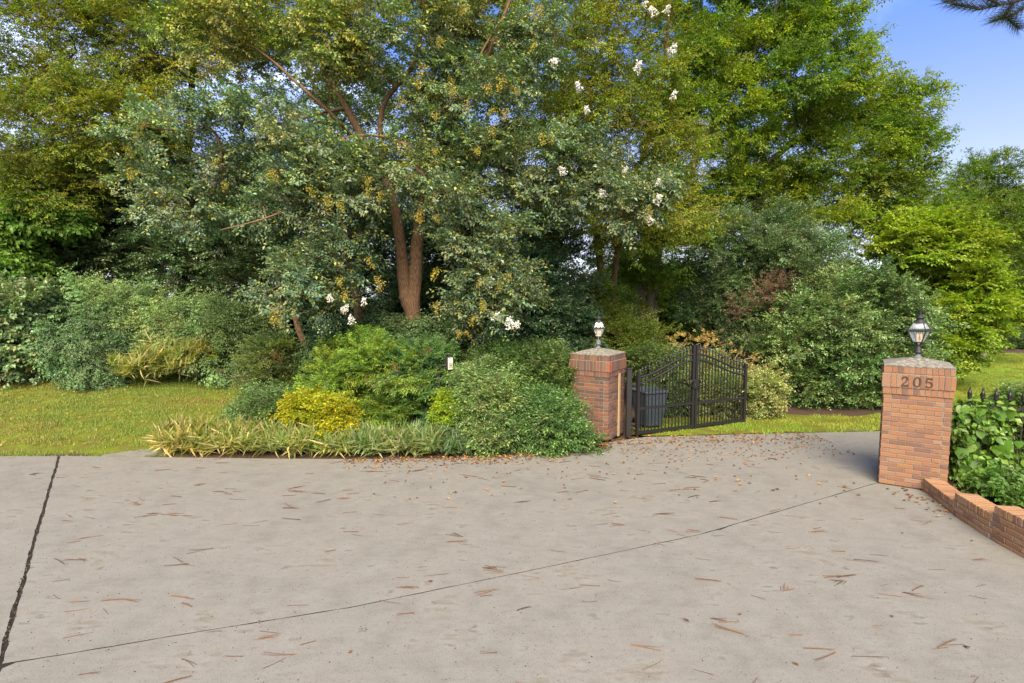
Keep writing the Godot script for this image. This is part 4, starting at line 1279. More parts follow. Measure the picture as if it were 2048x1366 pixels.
	crape_extras(t, [Vector3(0.247, 2.999, -10.5), Vector3(-0.037, 2.274, -10.2), Vector3(0.102, 2.255, -10.2), Vector3(-3.093, 2.552, -10.2), Vector3(-2.977, 2.348, -10.2), Vector3(-2.765, 2.68, -10.3), Vector3(-3.398, 2.745, -10.3), Vector3(-0.41, 3.033, -10.3), Vector3(-0.297, 2.404, -10.2), Vector3(0.97, 5.183, -10.8), Vector3(1.318, 6.886, -11.2), Vector3(1.48, 6.448, -11.2), Vector3(1.776, 4.804, -11), Vector3(2.584, 8.444, -11.2), Vector3(2.743, 8.295, -11.2), Vector3(3.223, 7.713, -11.5), Vector3(3.275, 6.829, -11.5), Vector3(2.861, 5.006, -11), Vector3(2.858, 4.67, -11), Vector3(2.461, 7.255, -11.2), Vector3(0.816, 7.309, -11.1), Vector3(2.21, 5.246, -11), Vector3(2.744, 4.296, -11.1), Vector3(3.051, 8.382, -11.3)],
		[Vector3(-7.067, 5.799, -10.6), Vector3(-6.916, 5.981, -10.6), Vector3(-7.224, 5.525, -10.6), Vector3(-7.183, 5.111, -10.6), Vector3(-5.38, 5.201, -10.2), Vector3(-4.347, 5.003, -10.1), Vector3(-4.277, 4.941, -10.1), Vector3(-5.216, 4.802, -10.2), Vector3(-3.295, 4.501, -10), Vector3(-3.074, 4.413, -10), Vector3(-3.602, 4.676, -10), Vector3(-2.573, 4.85, -10), Vector3(-3.915, 2.902, -10.2), Vector3(-3.713, 2.856, -10.2), Vector3(-4.412, 2.441, -10.2), Vector3(-4.324, 2.301, -10.2), Vector3(-0.911, 8.036, -10.6), Vector3(-1.294, 7.331, -10.3), Vector3(0.428, 7.997, -10.7), Vector3(0.52, 8.086, -10.7), Vector3(0.407, 7.418, -10.6), Vector3(-1.583, 6.776, -10.1), Vector3(-1.675, 6.563, -10.1), Vector3(-1.061, 6.568, -10), Vector3(-1.045, 6.399, -10), Vector3(-0.43, 6.416, -10), Vector3(-0.184, 6.526, -10), Vector3(0.053, 6.434, -10.1), Vector3(-0.783, 6.143, -10), Vector3(-1.358, 5.956, -10), Vector3(-0.347, 6.091, -10.1), Vector3(-0.125, 6.022, -10.1), Vector3(-0.352, 5.756, -10.2), Vector3(0.567, 5.725, -10.5), Vector3(0.753, 5.698, -10.5), Vector3(-1.614, 4.208, -9.8), Vector3(-1.658, 4.165, -9.8), Vector3(-1.325, 4.148, -9.8), Vector3(-2.577, 4.676, -10), Vector3(-2.356, 4.588, -10), Vector3(-0.579, 3.035, -10), Vector3(-0.525, 2.633, -9.8), Vector3(-1.352, 2.588, -9.8), Vector3(-1.39, 3.215, -10), Vector3(-2.456, 3.083, -10.1), Vector3(-2.394, 2.974, -10.1), Vector3(-2.586, 3.4, -10.1), Vector3(-0.082, 3.128, -10.1), Vector3(-0.219, 2.992, -10.1), Vector3(-0.704, 2.366, -9.8), Vector3(-0.795, 2.116, -9.8), Vector3(-0.947, 2.116, -9.8), Vector3(2.669, 4.331, -11), Vector3(2.715, 4.476, -11), Vector3(2.122, 4.621, -11), Vector3(-3.14, 3.083, -10.1), Vector3(-3.056, 2.81, -10.1), Vector3(-0.624, 5.422, -10.2), Vector3(-2.011, 6.253, -10.2), Vector3(-1.378, 5.397, -10.1)])
	# second crape, its leaves turning olive and orange
	base = Vector3(2.361, 0.4, -15.5)
	base.y = 0.3
	t = plant("crape_myrtle", base, "tall crape myrtle with olive leaves turning orange, behind the left pillar's lantern", "tree", "crape myrtles",
		[[[base, Vector3(2.457, 2.671, -15.4), Vector3(2.335, 4.307, -15.2), Vector3(1.812, 6.262, -15), Vector3(1.245, 8.497, -14.8), Vector3(0.958, 10.971, -14.6)], [0.12, 0.1, 0.09, 0.08, 0.05, 0.03]],
		[[base + Vector3(0.3, 0, 0.1), Vector3(2.806, 2.671, -15.4), Vector3(2.947, 4.441, -15.2), Vector3(3.536, 6.651, -15), Vector3(3.96, 8.871, -14.8), Vector3(4.009, 11.027, -14.7)], [0.1, 0.09, 0.08, 0.07, 0.05, 0.03]]],
		[[Vector3(1.974, 9.114, -14.5), Vector3(2.373, 1.977, 1.8), 70], [Vector3(2.836, 6.936, -14.2), Vector3(1.936, 1.549, 1.6), 70], [Vector3(3.894, 5.143, -13.8), Vector3(1.004, 0.878, 1), 26], [Vector3(1.124, 4.893, -14.6), Vector3(1.593, 1.195, 1.2), 34], [Vector3(2.442, 11.625, -14.5), Vector3(2.9, 1.582, 2), 36], [Vector3(2.692, 4.893, -14.6), Vector3(1.327, 0.796, 1), 24]],
		{"sprigs": S.olive, "leaf": M.thin_leaf, "r": 0.55, "per": 13, "size": [0.75, 1.2], "tint": [Color(1.1, 1.2, 1.0), 0.3], "bark": M.red_bark, "limbs": 90, "limb_r": 0.008, "out": 0.4, "up": -0.1, "flat": 0.6})
	# upper left: loose yellowing tree
	base = on(-10.5, -17.5)
	plant("loose_tree", base, "loose yellow green tree with blue sky showing through, top left", "tree", "",
		[[[base, Vector3(-10.3, 4, -17.3), Vector3(-9.8, 7, -17), Vector3(-9.0, 11, -16.5)], [0.2, 0.16, 0.12, 0.05]], [[Vector3(-10.2, 4.5, -17.2), Vector3(-12, 7.5, -17), Vector3(-14, 10, -16.5)], [0.11, 0.09, 0.04]]],
		[[Vector3(-12.621, 9.766, -16), Vector3(2.764, 1.6, 1.8), 95], [Vector3(-9.403, 9.9, -16), Vector3(2.618, 1.309, 1.6), 85], [Vector3(-13.223, 7.047, -15.5), Vector3(1.55, 1.127, 1.3), 40], [Vector3(-10.858, 7.579, -15.5), Vector3(1.832, 0.986, 1.4), 50], [Vector3(-12.474, 5.972, -15.5), Vector3(1.268, 0.845, 1), 26], [Vector3(-10.642, 12.537, -16), Vector3(4.364, 1.6, 2), 50], [Vector3(-6.792, 10.195, -15.5), Vector3(1.268, 0.845, 1), 20]],
		{"sprigs": S.olive, "leaf": M.thin_leaf, "r": 0.6, "per": 12, "size": [0.8, 1.25], "tint": [Color(1.05, 1.15, 1.0), 0.35], "bark": M.bark, "limbs": 90, "limb_r": 0.009, "flat": 0.5, "up": -0.05})
	# dark evergreens behind the lawn
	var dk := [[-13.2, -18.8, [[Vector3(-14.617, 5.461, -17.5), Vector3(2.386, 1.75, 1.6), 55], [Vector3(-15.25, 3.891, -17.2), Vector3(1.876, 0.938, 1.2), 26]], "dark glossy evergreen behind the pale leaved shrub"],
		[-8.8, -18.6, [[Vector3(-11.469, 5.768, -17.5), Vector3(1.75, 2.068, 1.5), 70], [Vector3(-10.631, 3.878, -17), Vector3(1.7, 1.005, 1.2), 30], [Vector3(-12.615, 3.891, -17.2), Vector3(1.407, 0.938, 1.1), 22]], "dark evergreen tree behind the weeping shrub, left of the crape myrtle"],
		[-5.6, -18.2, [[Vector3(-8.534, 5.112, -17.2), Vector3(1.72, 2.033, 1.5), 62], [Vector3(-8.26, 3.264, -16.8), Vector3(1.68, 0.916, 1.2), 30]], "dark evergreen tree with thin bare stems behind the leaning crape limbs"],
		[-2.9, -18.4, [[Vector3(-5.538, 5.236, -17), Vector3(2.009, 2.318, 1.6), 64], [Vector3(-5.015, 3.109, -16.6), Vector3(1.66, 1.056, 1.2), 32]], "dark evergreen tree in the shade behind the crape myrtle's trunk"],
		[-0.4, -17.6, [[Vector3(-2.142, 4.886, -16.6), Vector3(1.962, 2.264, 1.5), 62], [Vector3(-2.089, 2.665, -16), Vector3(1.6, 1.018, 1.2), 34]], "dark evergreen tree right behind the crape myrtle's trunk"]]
	for e in dk:
		base = on(e[0], e[1])
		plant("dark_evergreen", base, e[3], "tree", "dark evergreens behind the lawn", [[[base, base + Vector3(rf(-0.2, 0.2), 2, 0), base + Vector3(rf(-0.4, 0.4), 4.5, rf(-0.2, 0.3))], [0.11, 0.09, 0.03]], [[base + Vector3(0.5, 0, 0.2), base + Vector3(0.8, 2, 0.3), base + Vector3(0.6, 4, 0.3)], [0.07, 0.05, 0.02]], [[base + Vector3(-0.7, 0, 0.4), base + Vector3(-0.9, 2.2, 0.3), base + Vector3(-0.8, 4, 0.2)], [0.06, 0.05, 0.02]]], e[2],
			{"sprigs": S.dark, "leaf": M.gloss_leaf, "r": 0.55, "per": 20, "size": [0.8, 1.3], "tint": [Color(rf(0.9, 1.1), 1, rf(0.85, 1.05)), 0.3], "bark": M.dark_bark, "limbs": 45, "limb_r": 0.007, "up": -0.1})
	base = on(-3.0, -21.5)
	plant("background_tree", base, "tall shadowy tree behind the crape myrtle, seen between its limbs", "tree", "", [[[base, base + Vector3(0.2, 4, 0), base + Vector3(-0.2, 8, 0), base + Vector3(0.3, 12, 0)], [0.22, 0.18, 0.13, 0.05]]],
		[[Vector3(-7.078, 10.708, -21.016), Vector3(1.384, 0.641, 1.242), 6], [Vector3(-5.744, 11.66, -21.608), Vector3(1.227, 0.602, 1.071), 5], [Vector3(-4.221, 10.509, -21.455), Vector3(1.5, 0.759, 1.319), 7], [Vector3(-2.688, 11.553, -21.348), Vector3(1.354, 0.995, 1.196), 6], [Vector3(-1.224, 10.625, -21.777), Vector3(1.684, 0.76, 1.458), 7], [Vector3(0.29, 9.494, -20.58), Vector3(1.384, 0.84, 1.268), 6], [Vector3(-4.817, 9.174, -20.681), Vector3(1.133, 0.703, 1.033), 5], [Vector3(-3.502, 9.069, -21.54), Vector3(1.776, 0.623, 1.555), 8], [Vector3(-1.975, 8.675, -21.457), Vector3(1.562, 0.745, 1.373), 7], [Vector3(-6.506, 9.218, -21.421), Vector3(1.099, 0.593, 0.967), 5], [Vector3(-8.051, 9.811, -21.553), Vector3(1.232, 0.994, 1.078), 5], [Vector3(-0.441, 11.791, -21.065), Vector3(1.088, 0.866, 0.974), 5], [Vector3(0.649, 7.661, -20.314), Vector3(1.318, 0.818, 1.224), 6], [Vector3(-5.917, 12.455, -20.977), Vector3(1.666, 0.882, 1.498), 7], [Vector3(-3.257, 12.51, -20.359), Vector3(1.541, 0.808, 1.427), 7], [Vector3(-8.362, 7.479, -20.29), Vector3(1.457, 0.606, 1.354), 7], [Vector3(-7.632, 7.516, -21.251), Vector3(1.036, 0.946, 0.919), 5], [Vector3(-0.797, 7.32, -20.367), Vector3(1.415, 0.588, 1.31), 7], [Vector3(-2.716, 13.899, -21.76), Vector3(1.651, 0.734, 1.431), 7], [Vector3(-5.315, 14.559, -21.654), Vector3(1.374, 0.754, 1.197), 6], [Vector3(1.054, 11.25, -21.491), Vector3(1.466, 0.951, 1.287), 6], [Vector3(-0.442, 13.632, -21.236), Vector3(1.582, 0.981, 1.405), 7]],
		{"sprigs": S.dark, "leaf": M.leaf, "r": 0.8, "per": 11, "size": [1.0, 1.6], "tint": [Color(1.5, 1.3, 0.8), 0.25], "bark": M.dark_bark, "limbs": 60, "limb_r": 0.01, "flat": 0.5})
	var low := [[-9.4, "low dark undergrowth below the left evergreens", 250.0], [-5.8, "low dark undergrowth left of the crape trunks", 500.0], [-2.2, "low dark undergrowth behind the crape trunk", 740.0], [0.9, "low dark undergrowth behind the shrubs near the old pillar", 960.0]]
	for e in low:
		base = on(e[0], -18.8)
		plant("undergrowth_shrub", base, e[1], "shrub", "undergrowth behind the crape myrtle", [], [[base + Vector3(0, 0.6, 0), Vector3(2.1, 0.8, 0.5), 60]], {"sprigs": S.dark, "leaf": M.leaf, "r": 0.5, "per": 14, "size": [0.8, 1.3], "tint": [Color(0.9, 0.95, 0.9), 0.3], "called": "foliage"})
	# camellia like evergreen right of the crape trunk
	base = on(0.6, -14.6)
	plant("glossy_evergreen", base, "glossy dark green evergreen between the crape myrtle and left pillar", "tree", "", bush_stems(base, 4, 0.8, 2.6, 0.05),
		[[Vector3(0.654, 3.448, -14.2), Vector3(1.097, 1.549, 1.1), 62], [Vector3(-0.178, 2.684, -14), Vector3(0.891, 1.145, 0.9), 36], [Vector3(1.096, 2.048, -14), Vector3(0.891, 0.764, 0.8), 26]],
		{"sprigs": S.dark, "leaf": M.gloss_leaf, "r": 0.42, "per": 20, "size": [0.7, 1.1], "tint": [Color(0.9, 1.05, 1.25), 0.3], "bark": M.dark_bark, "stem": "stem", "limbs": 30})
	# tall trees beyond the gate
	base = Vector3(4.494, -0.022, -18)
	base.y = 0
	plant("tall_tree", base, "tall bright green tree on twin trunks rising behind the open gate", "tree", "tall trees beyond the gate",
		[[[base + Vector3(-0.15, 0, 0), Vector3(4.243, 2.647, -18), Vector3(4.398, 4.582, -18), Vector3(4.573, 6.952, -18), Vector3(5.143, 9.727, -18), Vector3(5.833, 13.166, -18)], [0.24, 0.19, 0.17, 0.14, 0.1, 0.05]],
		[[base + Vector3(0.25, 0, 0.1), Vector3(4.541, 1.999, -17.9), Vector3(4.727, 4.573, -17.9), Vector3(5.931, 7.369, -17.8), Vector3(7.034, 9.573, -17.6), Vector3(8.084, 11.677, -17.4)], [0.26, 0.22, 0.18, 0.13, 0.1, 0.05]]],
		[[Vector3(4.753, 11.014, -17.842), Vector3(0.714, 0.418, 0.72), 5], [Vector3(5.764, 11.755, -18.141), Vector3(0.871, 0.442, 0.864), 6], [Vector3(6.036, 10.473, -16.665), Vector3(0.767, 0.486, 0.829), 6], [Vector3(6.218, 10.164, -17.957), Vector3(0.913, 0.417, 0.915), 6], [Vector3(7.097, 11.495, -17.916), Vector3(0.913, 0.549, 0.918), 6], [Vector3(7.757, 11.348, -17.317), Vector3(1.065, 0.58, 1.107), 7], [Vector3(8.937, 11.622, -17.873), Vector3(0.915, 0.571, 0.922), 6], [Vector3(8.271, 10.652, -17.697), Vector3(0.905, 0.507, 0.921), 6], [Vector3(7.1, 9.944, -17.068), Vector3(0.988, 0.358, 1.042), 7], [Vector3(9.269, 10.868, -17.85), Vector3(0.92, 0.593, 0.928), 6], [Vector3(9.838, 10.363, -17.715), Vector3(0.77, 0.388, 0.782), 5], [Vector3(10.064, 9.64, -17.775), Vector3(1.003, 0.575, 1.015), 7], [Vector3(8.703, 9.585, -17.252), Vector3(0.989, 0.53, 1.031), 7], [Vector3(7.663, 9.198, -16.623), Vector3(0.772, 0.588, 0.836), 6], [Vector3(9.093, 10.9, -16.979), Vector3(0.73, 0.521, 0.774), 5], [Vector3(5.505, 9.282, -17.618), Vector3(0.705, 0.389, 0.72), 5], [Vector3(6.18, 8.731, -16.901), Vector3(0.931, 0.576, 0.991), 7], [Vector3(7.23, 9.015, -17.291), Vector3(0.696, 0.427, 0.725), 5], [Vector3(5.594, 7.999, -16.863), Vector3(0.932, 0.513, 0.994), 7], [Vector3(4.769, 9.515, -16.714), Vector3(0.854, 0.514, 0.919), 6], [Vector3(6.924, 8.105, -17.209), Vector3(0.919, 0.546, 0.961), 6], [Vector3(5.026, 8.357, -18.027), Vector3(0.712, 0.41, 0.711), 5], [Vector3(4.06, 3.875, -16.941), Vector3(0.969, 0.546, 1.03), 7], [Vector3(3.675, 3.296, -17.993), Vector3(0.835, 0.637, 0.835), 6], [Vector3(4.667, 4.178, -16.951), Vector3(0.973, 0.542, 1.034), 7], [Vector3(7.163, 13.307, -17.5), Vector3(3.818, 1.432, 2.2), 60]],
		{"sprigs": S.bright, "leaf": M.thin_leaf, "r": 0.55, "per": 13, "size": [0.75, 1.2], "lobe_tints": green_tints(25), "tint": [Color(0.95, 1, 0.95), 0.25], "bark": M.grey_bark, "limbs": 130, "limb_r": 0.012, "flat": 0.4, "up": -0.05})
	base = Vector3(8.4, 0, -21)
	plant("tall_tree", base, "spreading bright green tree leaning out towards the open blue sky", "tree", "tall trees beyond the gate",
		[[[base, Vector3(7.672, 4.464, -20.5), Vector3(8.393, 6.579, -20.2), Vector3(9.749, 8.052, -19.8), Vector3(11.613, 9.144, -19.5), Vector3(12.835, 9.408, -19.3)], [0.2, 0.16, 0.13, 0.1, 0.07, 0.03]],
		[[Vector3(7.807, 4.819, -20.4), Vector3(7.858, 7.274, -19.4), Vector3(7.477, 8.656, -19), Vector3(8.483, 10.51, -18.8)], [0.12, 0.1, 0.08, 0.03]],
		[[Vector3(8.605, 5.692, -20.2), Vector3(10.014, 6.448, -19.5), Vector3(11.529, 7.228, -19.2)], [0.09, 0.07, 0.03]]],
		[[Vector3(9.017, 8.844, -19.081), Vector3(0.752, 0.42, 0.781), 5], [Vector3(10.11, 9.515, -19.613), Vector3(0.908, 0.629, 0.917), 6], [Vector3(10.776, 9.564, -19.276), Vector3(0.69, 0.591, 0.709), 5], [Vector3(11.882, 9.444, -19.407), Vector3(0.831, 0.571, 0.848), 6], [Vector3(12.607, 9.377, -19.21), Vector3(0.852, 0.629, 0.879), 6], [Vector3(12.998, 8.818, -18.998), Vector3(0.708, 0.413, 0.738), 5], [Vector3(11.819, 8.734, -19.802), Vector3(1.032, 0.454, 1.032), 7], [Vector3(12.088, 8.119, -18.829), Vector3(0.643, 0.397, 0.676), 5], [Vector3(12.685, 7.76, -18.699), Vector3(0.703, 0.518, 0.744), 5], [Vector3(13.029, 8.331, -19.002), Vector3(0.696, 0.501, 0.726), 5], [Vector3(10.432, 8.379, -19.166), Vector3(0.754, 0.565, 0.779), 5], [Vector3(9.552, 7.946, -19.399), Vector3(0.894, 0.534, 0.912), 6], [Vector3(8.424, 7.527, -18.42), Vector3(0.698, 0.526, 0.75), 5], [Vector3(8.476, 7.424, -20.048), Vector3(0.723, 0.646, 0.714), 5], [Vector3(7.576, 7.949, -20.066), Vector3(0.687, 0.426, 0.678), 5], [Vector3(6.536, 6.757, -18.555), Vector3(1.006, 0.586, 1.074), 7], [Vector3(7.485, 6.245, -18.41), Vector3(0.829, 0.412, 0.892), 6], [Vector3(9.175, 6.634, -19.578), Vector3(0.704, 0.615, 0.712), 5], [Vector3(10.269, 7.102, -19.384), Vector3(0.782, 0.583, 0.799), 5], [Vector3(10.74, 7.215, -18.446), Vector3(1.008, 0.426, 1.082), 7], [Vector3(11.943, 7.131, -18.779), Vector3(0.941, 0.513, 0.992), 7], [Vector3(12.751, 6.675, -18.946), Vector3(0.798, 0.477, 0.834), 6], [Vector3(13.608, 6.527, -19.925), Vector3(1.123, 0.492, 1.116), 7], [Vector3(11.939, 6.506, -19.809), Vector3(0.98, 0.641, 0.98), 7], [Vector3(10.231, 5.954, -18.6), Vector3(0.943, 0.498, 1.004), 7], [Vector3(9.523, 5.882, -19.167), Vector3(0.68, 0.492, 0.703), 5], [Vector3(12.363, 5.655, -18.784), Vector3(0.651, 0.382, 0.687), 5], [Vector3(12.711, 5.323, -18.774), Vector3(0.946, 0.37, 0.997), 7], [Vector3(12.404, 5.296, -19.884), Vector3(1.119, 0.646, 1.115), 7], [Vector3(10.548, 4.958, -18.49), Vector3(0.899, 0.503, 0.963), 6], [Vector3(13.12, 7.301, -18.806), Vector3(0.67, 0.422, 0.706), 5], [Vector3(6.335, 5.742, -19.354), Vector3(1.098, 0.472, 1.124), 7], [Vector3(7.35, 5.803, -19.759), Vector3(1.092, 0.459, 1.094), 7], [Vector3(7.891, 5.288, -18.51), Vector3(0.896, 0.448, 0.959), 6]],
		{"sprigs": S.bright, "leaf": M.thin_leaf, "r": 0.58, "per": 13, "size": [0.75, 1.25], "lobe_tints": green_tints(34), "tint": [Color(1.0, 1.0, 0.9), 0.25], "bark": M.grey_bark, "limbs": 130, "limb_r": 0.012, "flat": 0.4})
	# blue green holly mass
	base = Vector3(6.9, 0, -17.6)
	plant("holly_tree", base, "broad blue green holly behind the open gate", "tree", "", bush_stems(base, 5, 1.4, 3.6, 0.07),
		[[Vector3(5.869, 4.139, -16.475), Vector3(0.552, 0.423, 0.777), 9], [Vector3(6.661, 4.596, -16.639), Vector3(0.735, 0.363, 1.023), 12], [Vector3(7.204, 4.112, -16.143), Vector3(0.663, 0.397, 0.952), 11], [Vector3(8.037, 4.717, -16.41), Vector3(0.677, 0.393, 0.955), 11], [Vector3(8.726, 4.442, -16.576), Vector3(0.477, 0.474, 0.666), 7], [Vector3(9.272, 3.843, -16.438), Vector3(0.707, 0.388, 0.997), 11], [Vector3(6.331, 3.265, -16.839), Vector3(0.728, 0.538, 1.002), 11], [Vector3(7.166, 3.26, -16.656), Vector3(0.656, 0.4, 0.912), 10], [Vector3(7.784, 3.534, -16.093), Vector3(0.549, 0.439, 0.79), 9], [Vector3(8.576, 3.247, -16.193), Vector3(0.697, 0.391, 0.998), 11], [Vector3(9.227, 2.955, -16.028), Vector3(0.591, 0.494, 0.854), 10], [Vector3(5.902, 2.505, -16.853), Vector3(0.501, 0.476, 0.688), 8], [Vector3(6.555, 2.224, -16.176), Vector3(0.719, 0.477, 1.03), 12], [Vector3(7.487, 2.368, -16.297), Vector3(0.549, 0.537, 0.78), 9], [Vector3(8.513, 2.221, -16.265), Vector3(0.497, 0.354, 0.708), 8]],
		{"sprigs": S.blue, "leaf": M.leaf, "r": 0.42, "per": 16, "size": [0.75, 1.15], "tint": [Color(1.15, 1.1, 0.9), 0.3], "bark": M.bark, "stem": "stem", "limbs": 60})
	base = Vector3(7.6, 0, -15.6)
	plant("plum_shrub", base, "thin dusty purple leaved shrub in front of the holly", "shrub", "", bush_stems(base, 3, 0.3, 2.9, 0.03),
		[[Vector3(7.059, 2.81, -15.4), Vector3(0.63, 0.532, 0.4), 14], [Vector3(6.65, 2.532, -15.4), Vector3(0.42, 0.42, 0.3), 6]],
		{"sprigs": S.plum, "leaf": M.leaf, "r": 0.32, "per": 10, "size": [0.5, 0.8], "tint": [Color(1.3, 1.2, 1.2), 0.2], "bark": M.bark, "stem": "stem", "limbs": 10, "called": "foliage"})
	# big round evergreen shrub
	base = Vector3(8.9, 0, -14.4)
	plant("round_evergreen", base, "big rounded dark green evergreen shrub left of the numbered pillar", "shrub", "", bush_stems(base, 5, 1.1, 2.4, 0.05),
		[[Vector3(8.754, 1.5, -14.4), Vector3(1.44, 1.244, 1.3), 70], [Vector3(7.018, 1.945, -13.615), Vector3(0.505, 0.546, 0.68), 10], [Vector3(7.117, 1.122, -14.247), Vector3(0.541, 0.525, 0.696), 10], [Vector3(7.378, 0.472, -14.192), Vector3(0.549, 0.356, 0.709), 10], [Vector3(7.879, 2.428, -14.088), Vector3(0.655, 0.426, 0.853), 12], [Vector3(8.469, 2.937, -14.048), Vector3(0.555, 0.45, 0.725), 10], [Vector3(9.177, 2.81, -14.149), Vector3(0.599, 0.482, 0.776), 11], [Vector3(9.57, 2.437, -13.76), Vector3(0.43, 0.521, 0.572), 8], [Vector3(10.216, 1.644, -14.249), Vector3(0.641, 0.567, 0.825), 12], [Vector3(9.658, 0.925, -13.759), Vector3(0.618, 0.405, 0.823), 12], [Vector3(9.148, 0.486, -14.108), Vector3(0.547, 0.372, 0.71), 10], [Vector3(8.381, 0.447, -14.347), Vector3(0.429, 0.346, 0.549), 8], [Vector3(8.129, 1.495, -14.456), Vector3(0.633, 0.503, 0.802), 11], [Vector3(9.095, 1.638, -14.326), Vector3(0.683, 0.362, 0.874), 12], [Vector3(9.341, 1.419, -13.893), Vector3(0.677, 0.517, 0.894), 13], [Vector3(8.196, 2.197, -13.533), Vector3(0.543, 0.478, 0.736), 11], [Vector3(8.287, 1.048, -13.796), Vector3(0.436, 0.484, 0.579), 8]],
		{"sprigs": S.dark, "leaf": M.gloss_leaf, "r": 0.36, "per": 15, "size": [0.65, 1.05], "tint": [Color(1.6, 1.55, 1.15), 0.3], "bark": M.bark, "stem": "stem", "limbs": 40, "called": "foliage"})
	base = Vector3(13.9, 0, -17.2)
	plant("dogwood_tree", base, "layered yellow green dogwood behind the lantern on the numbered pillar", "tree", "",
		[[[base, base + Vector3(0, 1.4, 0), base + Vector3(0.1, 3.2, 0), base + Vector3(0, 4.6, 0)], [0.12, 0.1, 0.07, 0.03]]],
		[[Vector3(12.777, 4.333, -17), Vector3(1.159, 0.695, 1.1), 34], [Vector3(13.149, 3.264, -16.8), Vector3(1.145, 0.916, 1.2), 44], [Vector3(13.223, 2.058, -16.6), Vector3(0.981, 0.905, 1.1), 42], [Vector3(12.147, 4.635, -17), Vector3(0.773, 0.464, 0.8), 14], [Vector3(12.829, 1.148, -16.6), Vector3(0.755, 0.528, 0.9), 18], [Vector3(13.972, 2.354, -16.8), Vector3(0.458, 0.611, 0.7), 12]],
		{"sprigs": S.dogwood, "leaf": M.thin_leaf, "r": 0.5, "per": 19, "size": [0.7, 1.1], "tint": [Color.WHITE, 0.2], "bark": M.grey_bark, "limbs": 40, "flat": 0.3, "up": -0.02})
	base = Vector3(19.4, 0, -22.6)
	plant("maple_tree", base, "slender maple standing alone on the lawn at the right edge", "tree", "",
		[[[base, base + Vector3(0, 2, 0), base + Vector3(0.1, 5, 0), base + Vector3(0.2, 8.2, 0)], [0.16, 0.14, 0.1, 0.03]]],
		[[Vector3(18.765, 7.38, -22.4), Vector3(1.018, 0.916, 1.2), 34], [Vector3(18.809, 5.782, -22.2), Vector3(2.018, 1.11, 2), 70], [Vector3(19.338, 4.007, -22.2), Vector3(1.816, 1.009, 2), 54], [Vector3(19.341, 2.609, -22.2), Vector3(1.413, 0.807, 1.6), 28], [Vector3(17.49, 6.173, -22.2), Vector3(0.908, 0.646, 1), 22], [Vector3(17.483, 4.799, -22.2), Vector3(0.908, 0.505, 1), 14], [Vector3(20.398, 5.611, -22.4), Vector3(1.018, 1.425, 1.5), 30], [Vector3(20.632, 2.608, -22.4), Vector3(1.222, 1.018, 1.5), 24]],
		{"sprigs": S.bright, "leaf": M.thin_leaf, "r": 0.5, "per": 11, "size": [0.6, 1.0], "tint": [Color(0.8, 0.82, 0.95), 0.25], "bark": M.grey_bark, "limbs": 70, "limb_r": 0.008, "flat": 0.35})
	# far trees
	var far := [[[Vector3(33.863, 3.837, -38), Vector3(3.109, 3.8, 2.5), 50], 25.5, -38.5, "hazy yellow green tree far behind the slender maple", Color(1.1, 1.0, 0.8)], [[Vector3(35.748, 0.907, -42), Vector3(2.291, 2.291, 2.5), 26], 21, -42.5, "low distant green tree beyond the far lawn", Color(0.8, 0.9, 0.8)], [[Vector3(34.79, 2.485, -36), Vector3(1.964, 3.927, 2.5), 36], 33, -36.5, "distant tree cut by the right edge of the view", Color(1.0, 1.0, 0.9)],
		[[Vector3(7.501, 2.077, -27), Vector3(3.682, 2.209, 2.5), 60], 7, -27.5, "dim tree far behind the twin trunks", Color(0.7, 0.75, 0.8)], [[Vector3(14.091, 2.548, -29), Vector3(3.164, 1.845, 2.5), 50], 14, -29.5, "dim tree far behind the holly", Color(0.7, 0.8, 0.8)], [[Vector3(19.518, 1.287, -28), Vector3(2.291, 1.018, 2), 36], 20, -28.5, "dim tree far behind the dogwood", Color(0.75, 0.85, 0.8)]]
	for e in far:
		base = Vector3(e[1], 0, e[2])
		var lo: Array = e[0]
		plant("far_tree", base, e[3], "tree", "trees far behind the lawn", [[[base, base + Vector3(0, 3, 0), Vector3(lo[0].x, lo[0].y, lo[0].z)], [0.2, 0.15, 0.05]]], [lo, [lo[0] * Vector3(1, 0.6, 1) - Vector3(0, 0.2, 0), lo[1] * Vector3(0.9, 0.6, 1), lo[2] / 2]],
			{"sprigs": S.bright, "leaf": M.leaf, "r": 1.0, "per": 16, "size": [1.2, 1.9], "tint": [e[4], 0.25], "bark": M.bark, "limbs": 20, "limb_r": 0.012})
	# low hedge mound on the far lawn
	base = Vector3(20.5, 0, -30)
	plant("far_hedge", base, "low dark hedge at the far edge of the lawn", "hedge", "", [], [[Vector3(26.454, 0.081, -30), Vector3(3, 0.382, 1.5), 60]], {"sprigs": S.dark, "leaf": M.leaf, "r": 0.5, "per": 14, "size": [0.8, 1.4], "tint": [Color(1.2, 1.2, 1), 0.2], "called": "foliage"})

func shrub(called: String, label: String, group: String, at: Vector3, lobes: Array, kind: Array, m: Material, r: float, per: int, size: Array, tint: Color, amount := 0.22, more := {}) -> Node3D:
	var o := {"sprigs": kind, "leaf": m, "r": r, "per": per, "size": size, "tint": [tint, amount], "bark": M.stem, "stem": "stem", "limbs": 16, "limb_r": 0.004, "called": "foliage", "limb_most": 0.012}
	o.merge(more, true)
	var top: float = 0.2
	for l in lobes: top = maxf(top, l[0].y - at.y)
	return plant(called, at, label, "shrub", group, bush_stems(at, 4, lobes[0][1].x * 0.6, top, 0.014), lobes, o)

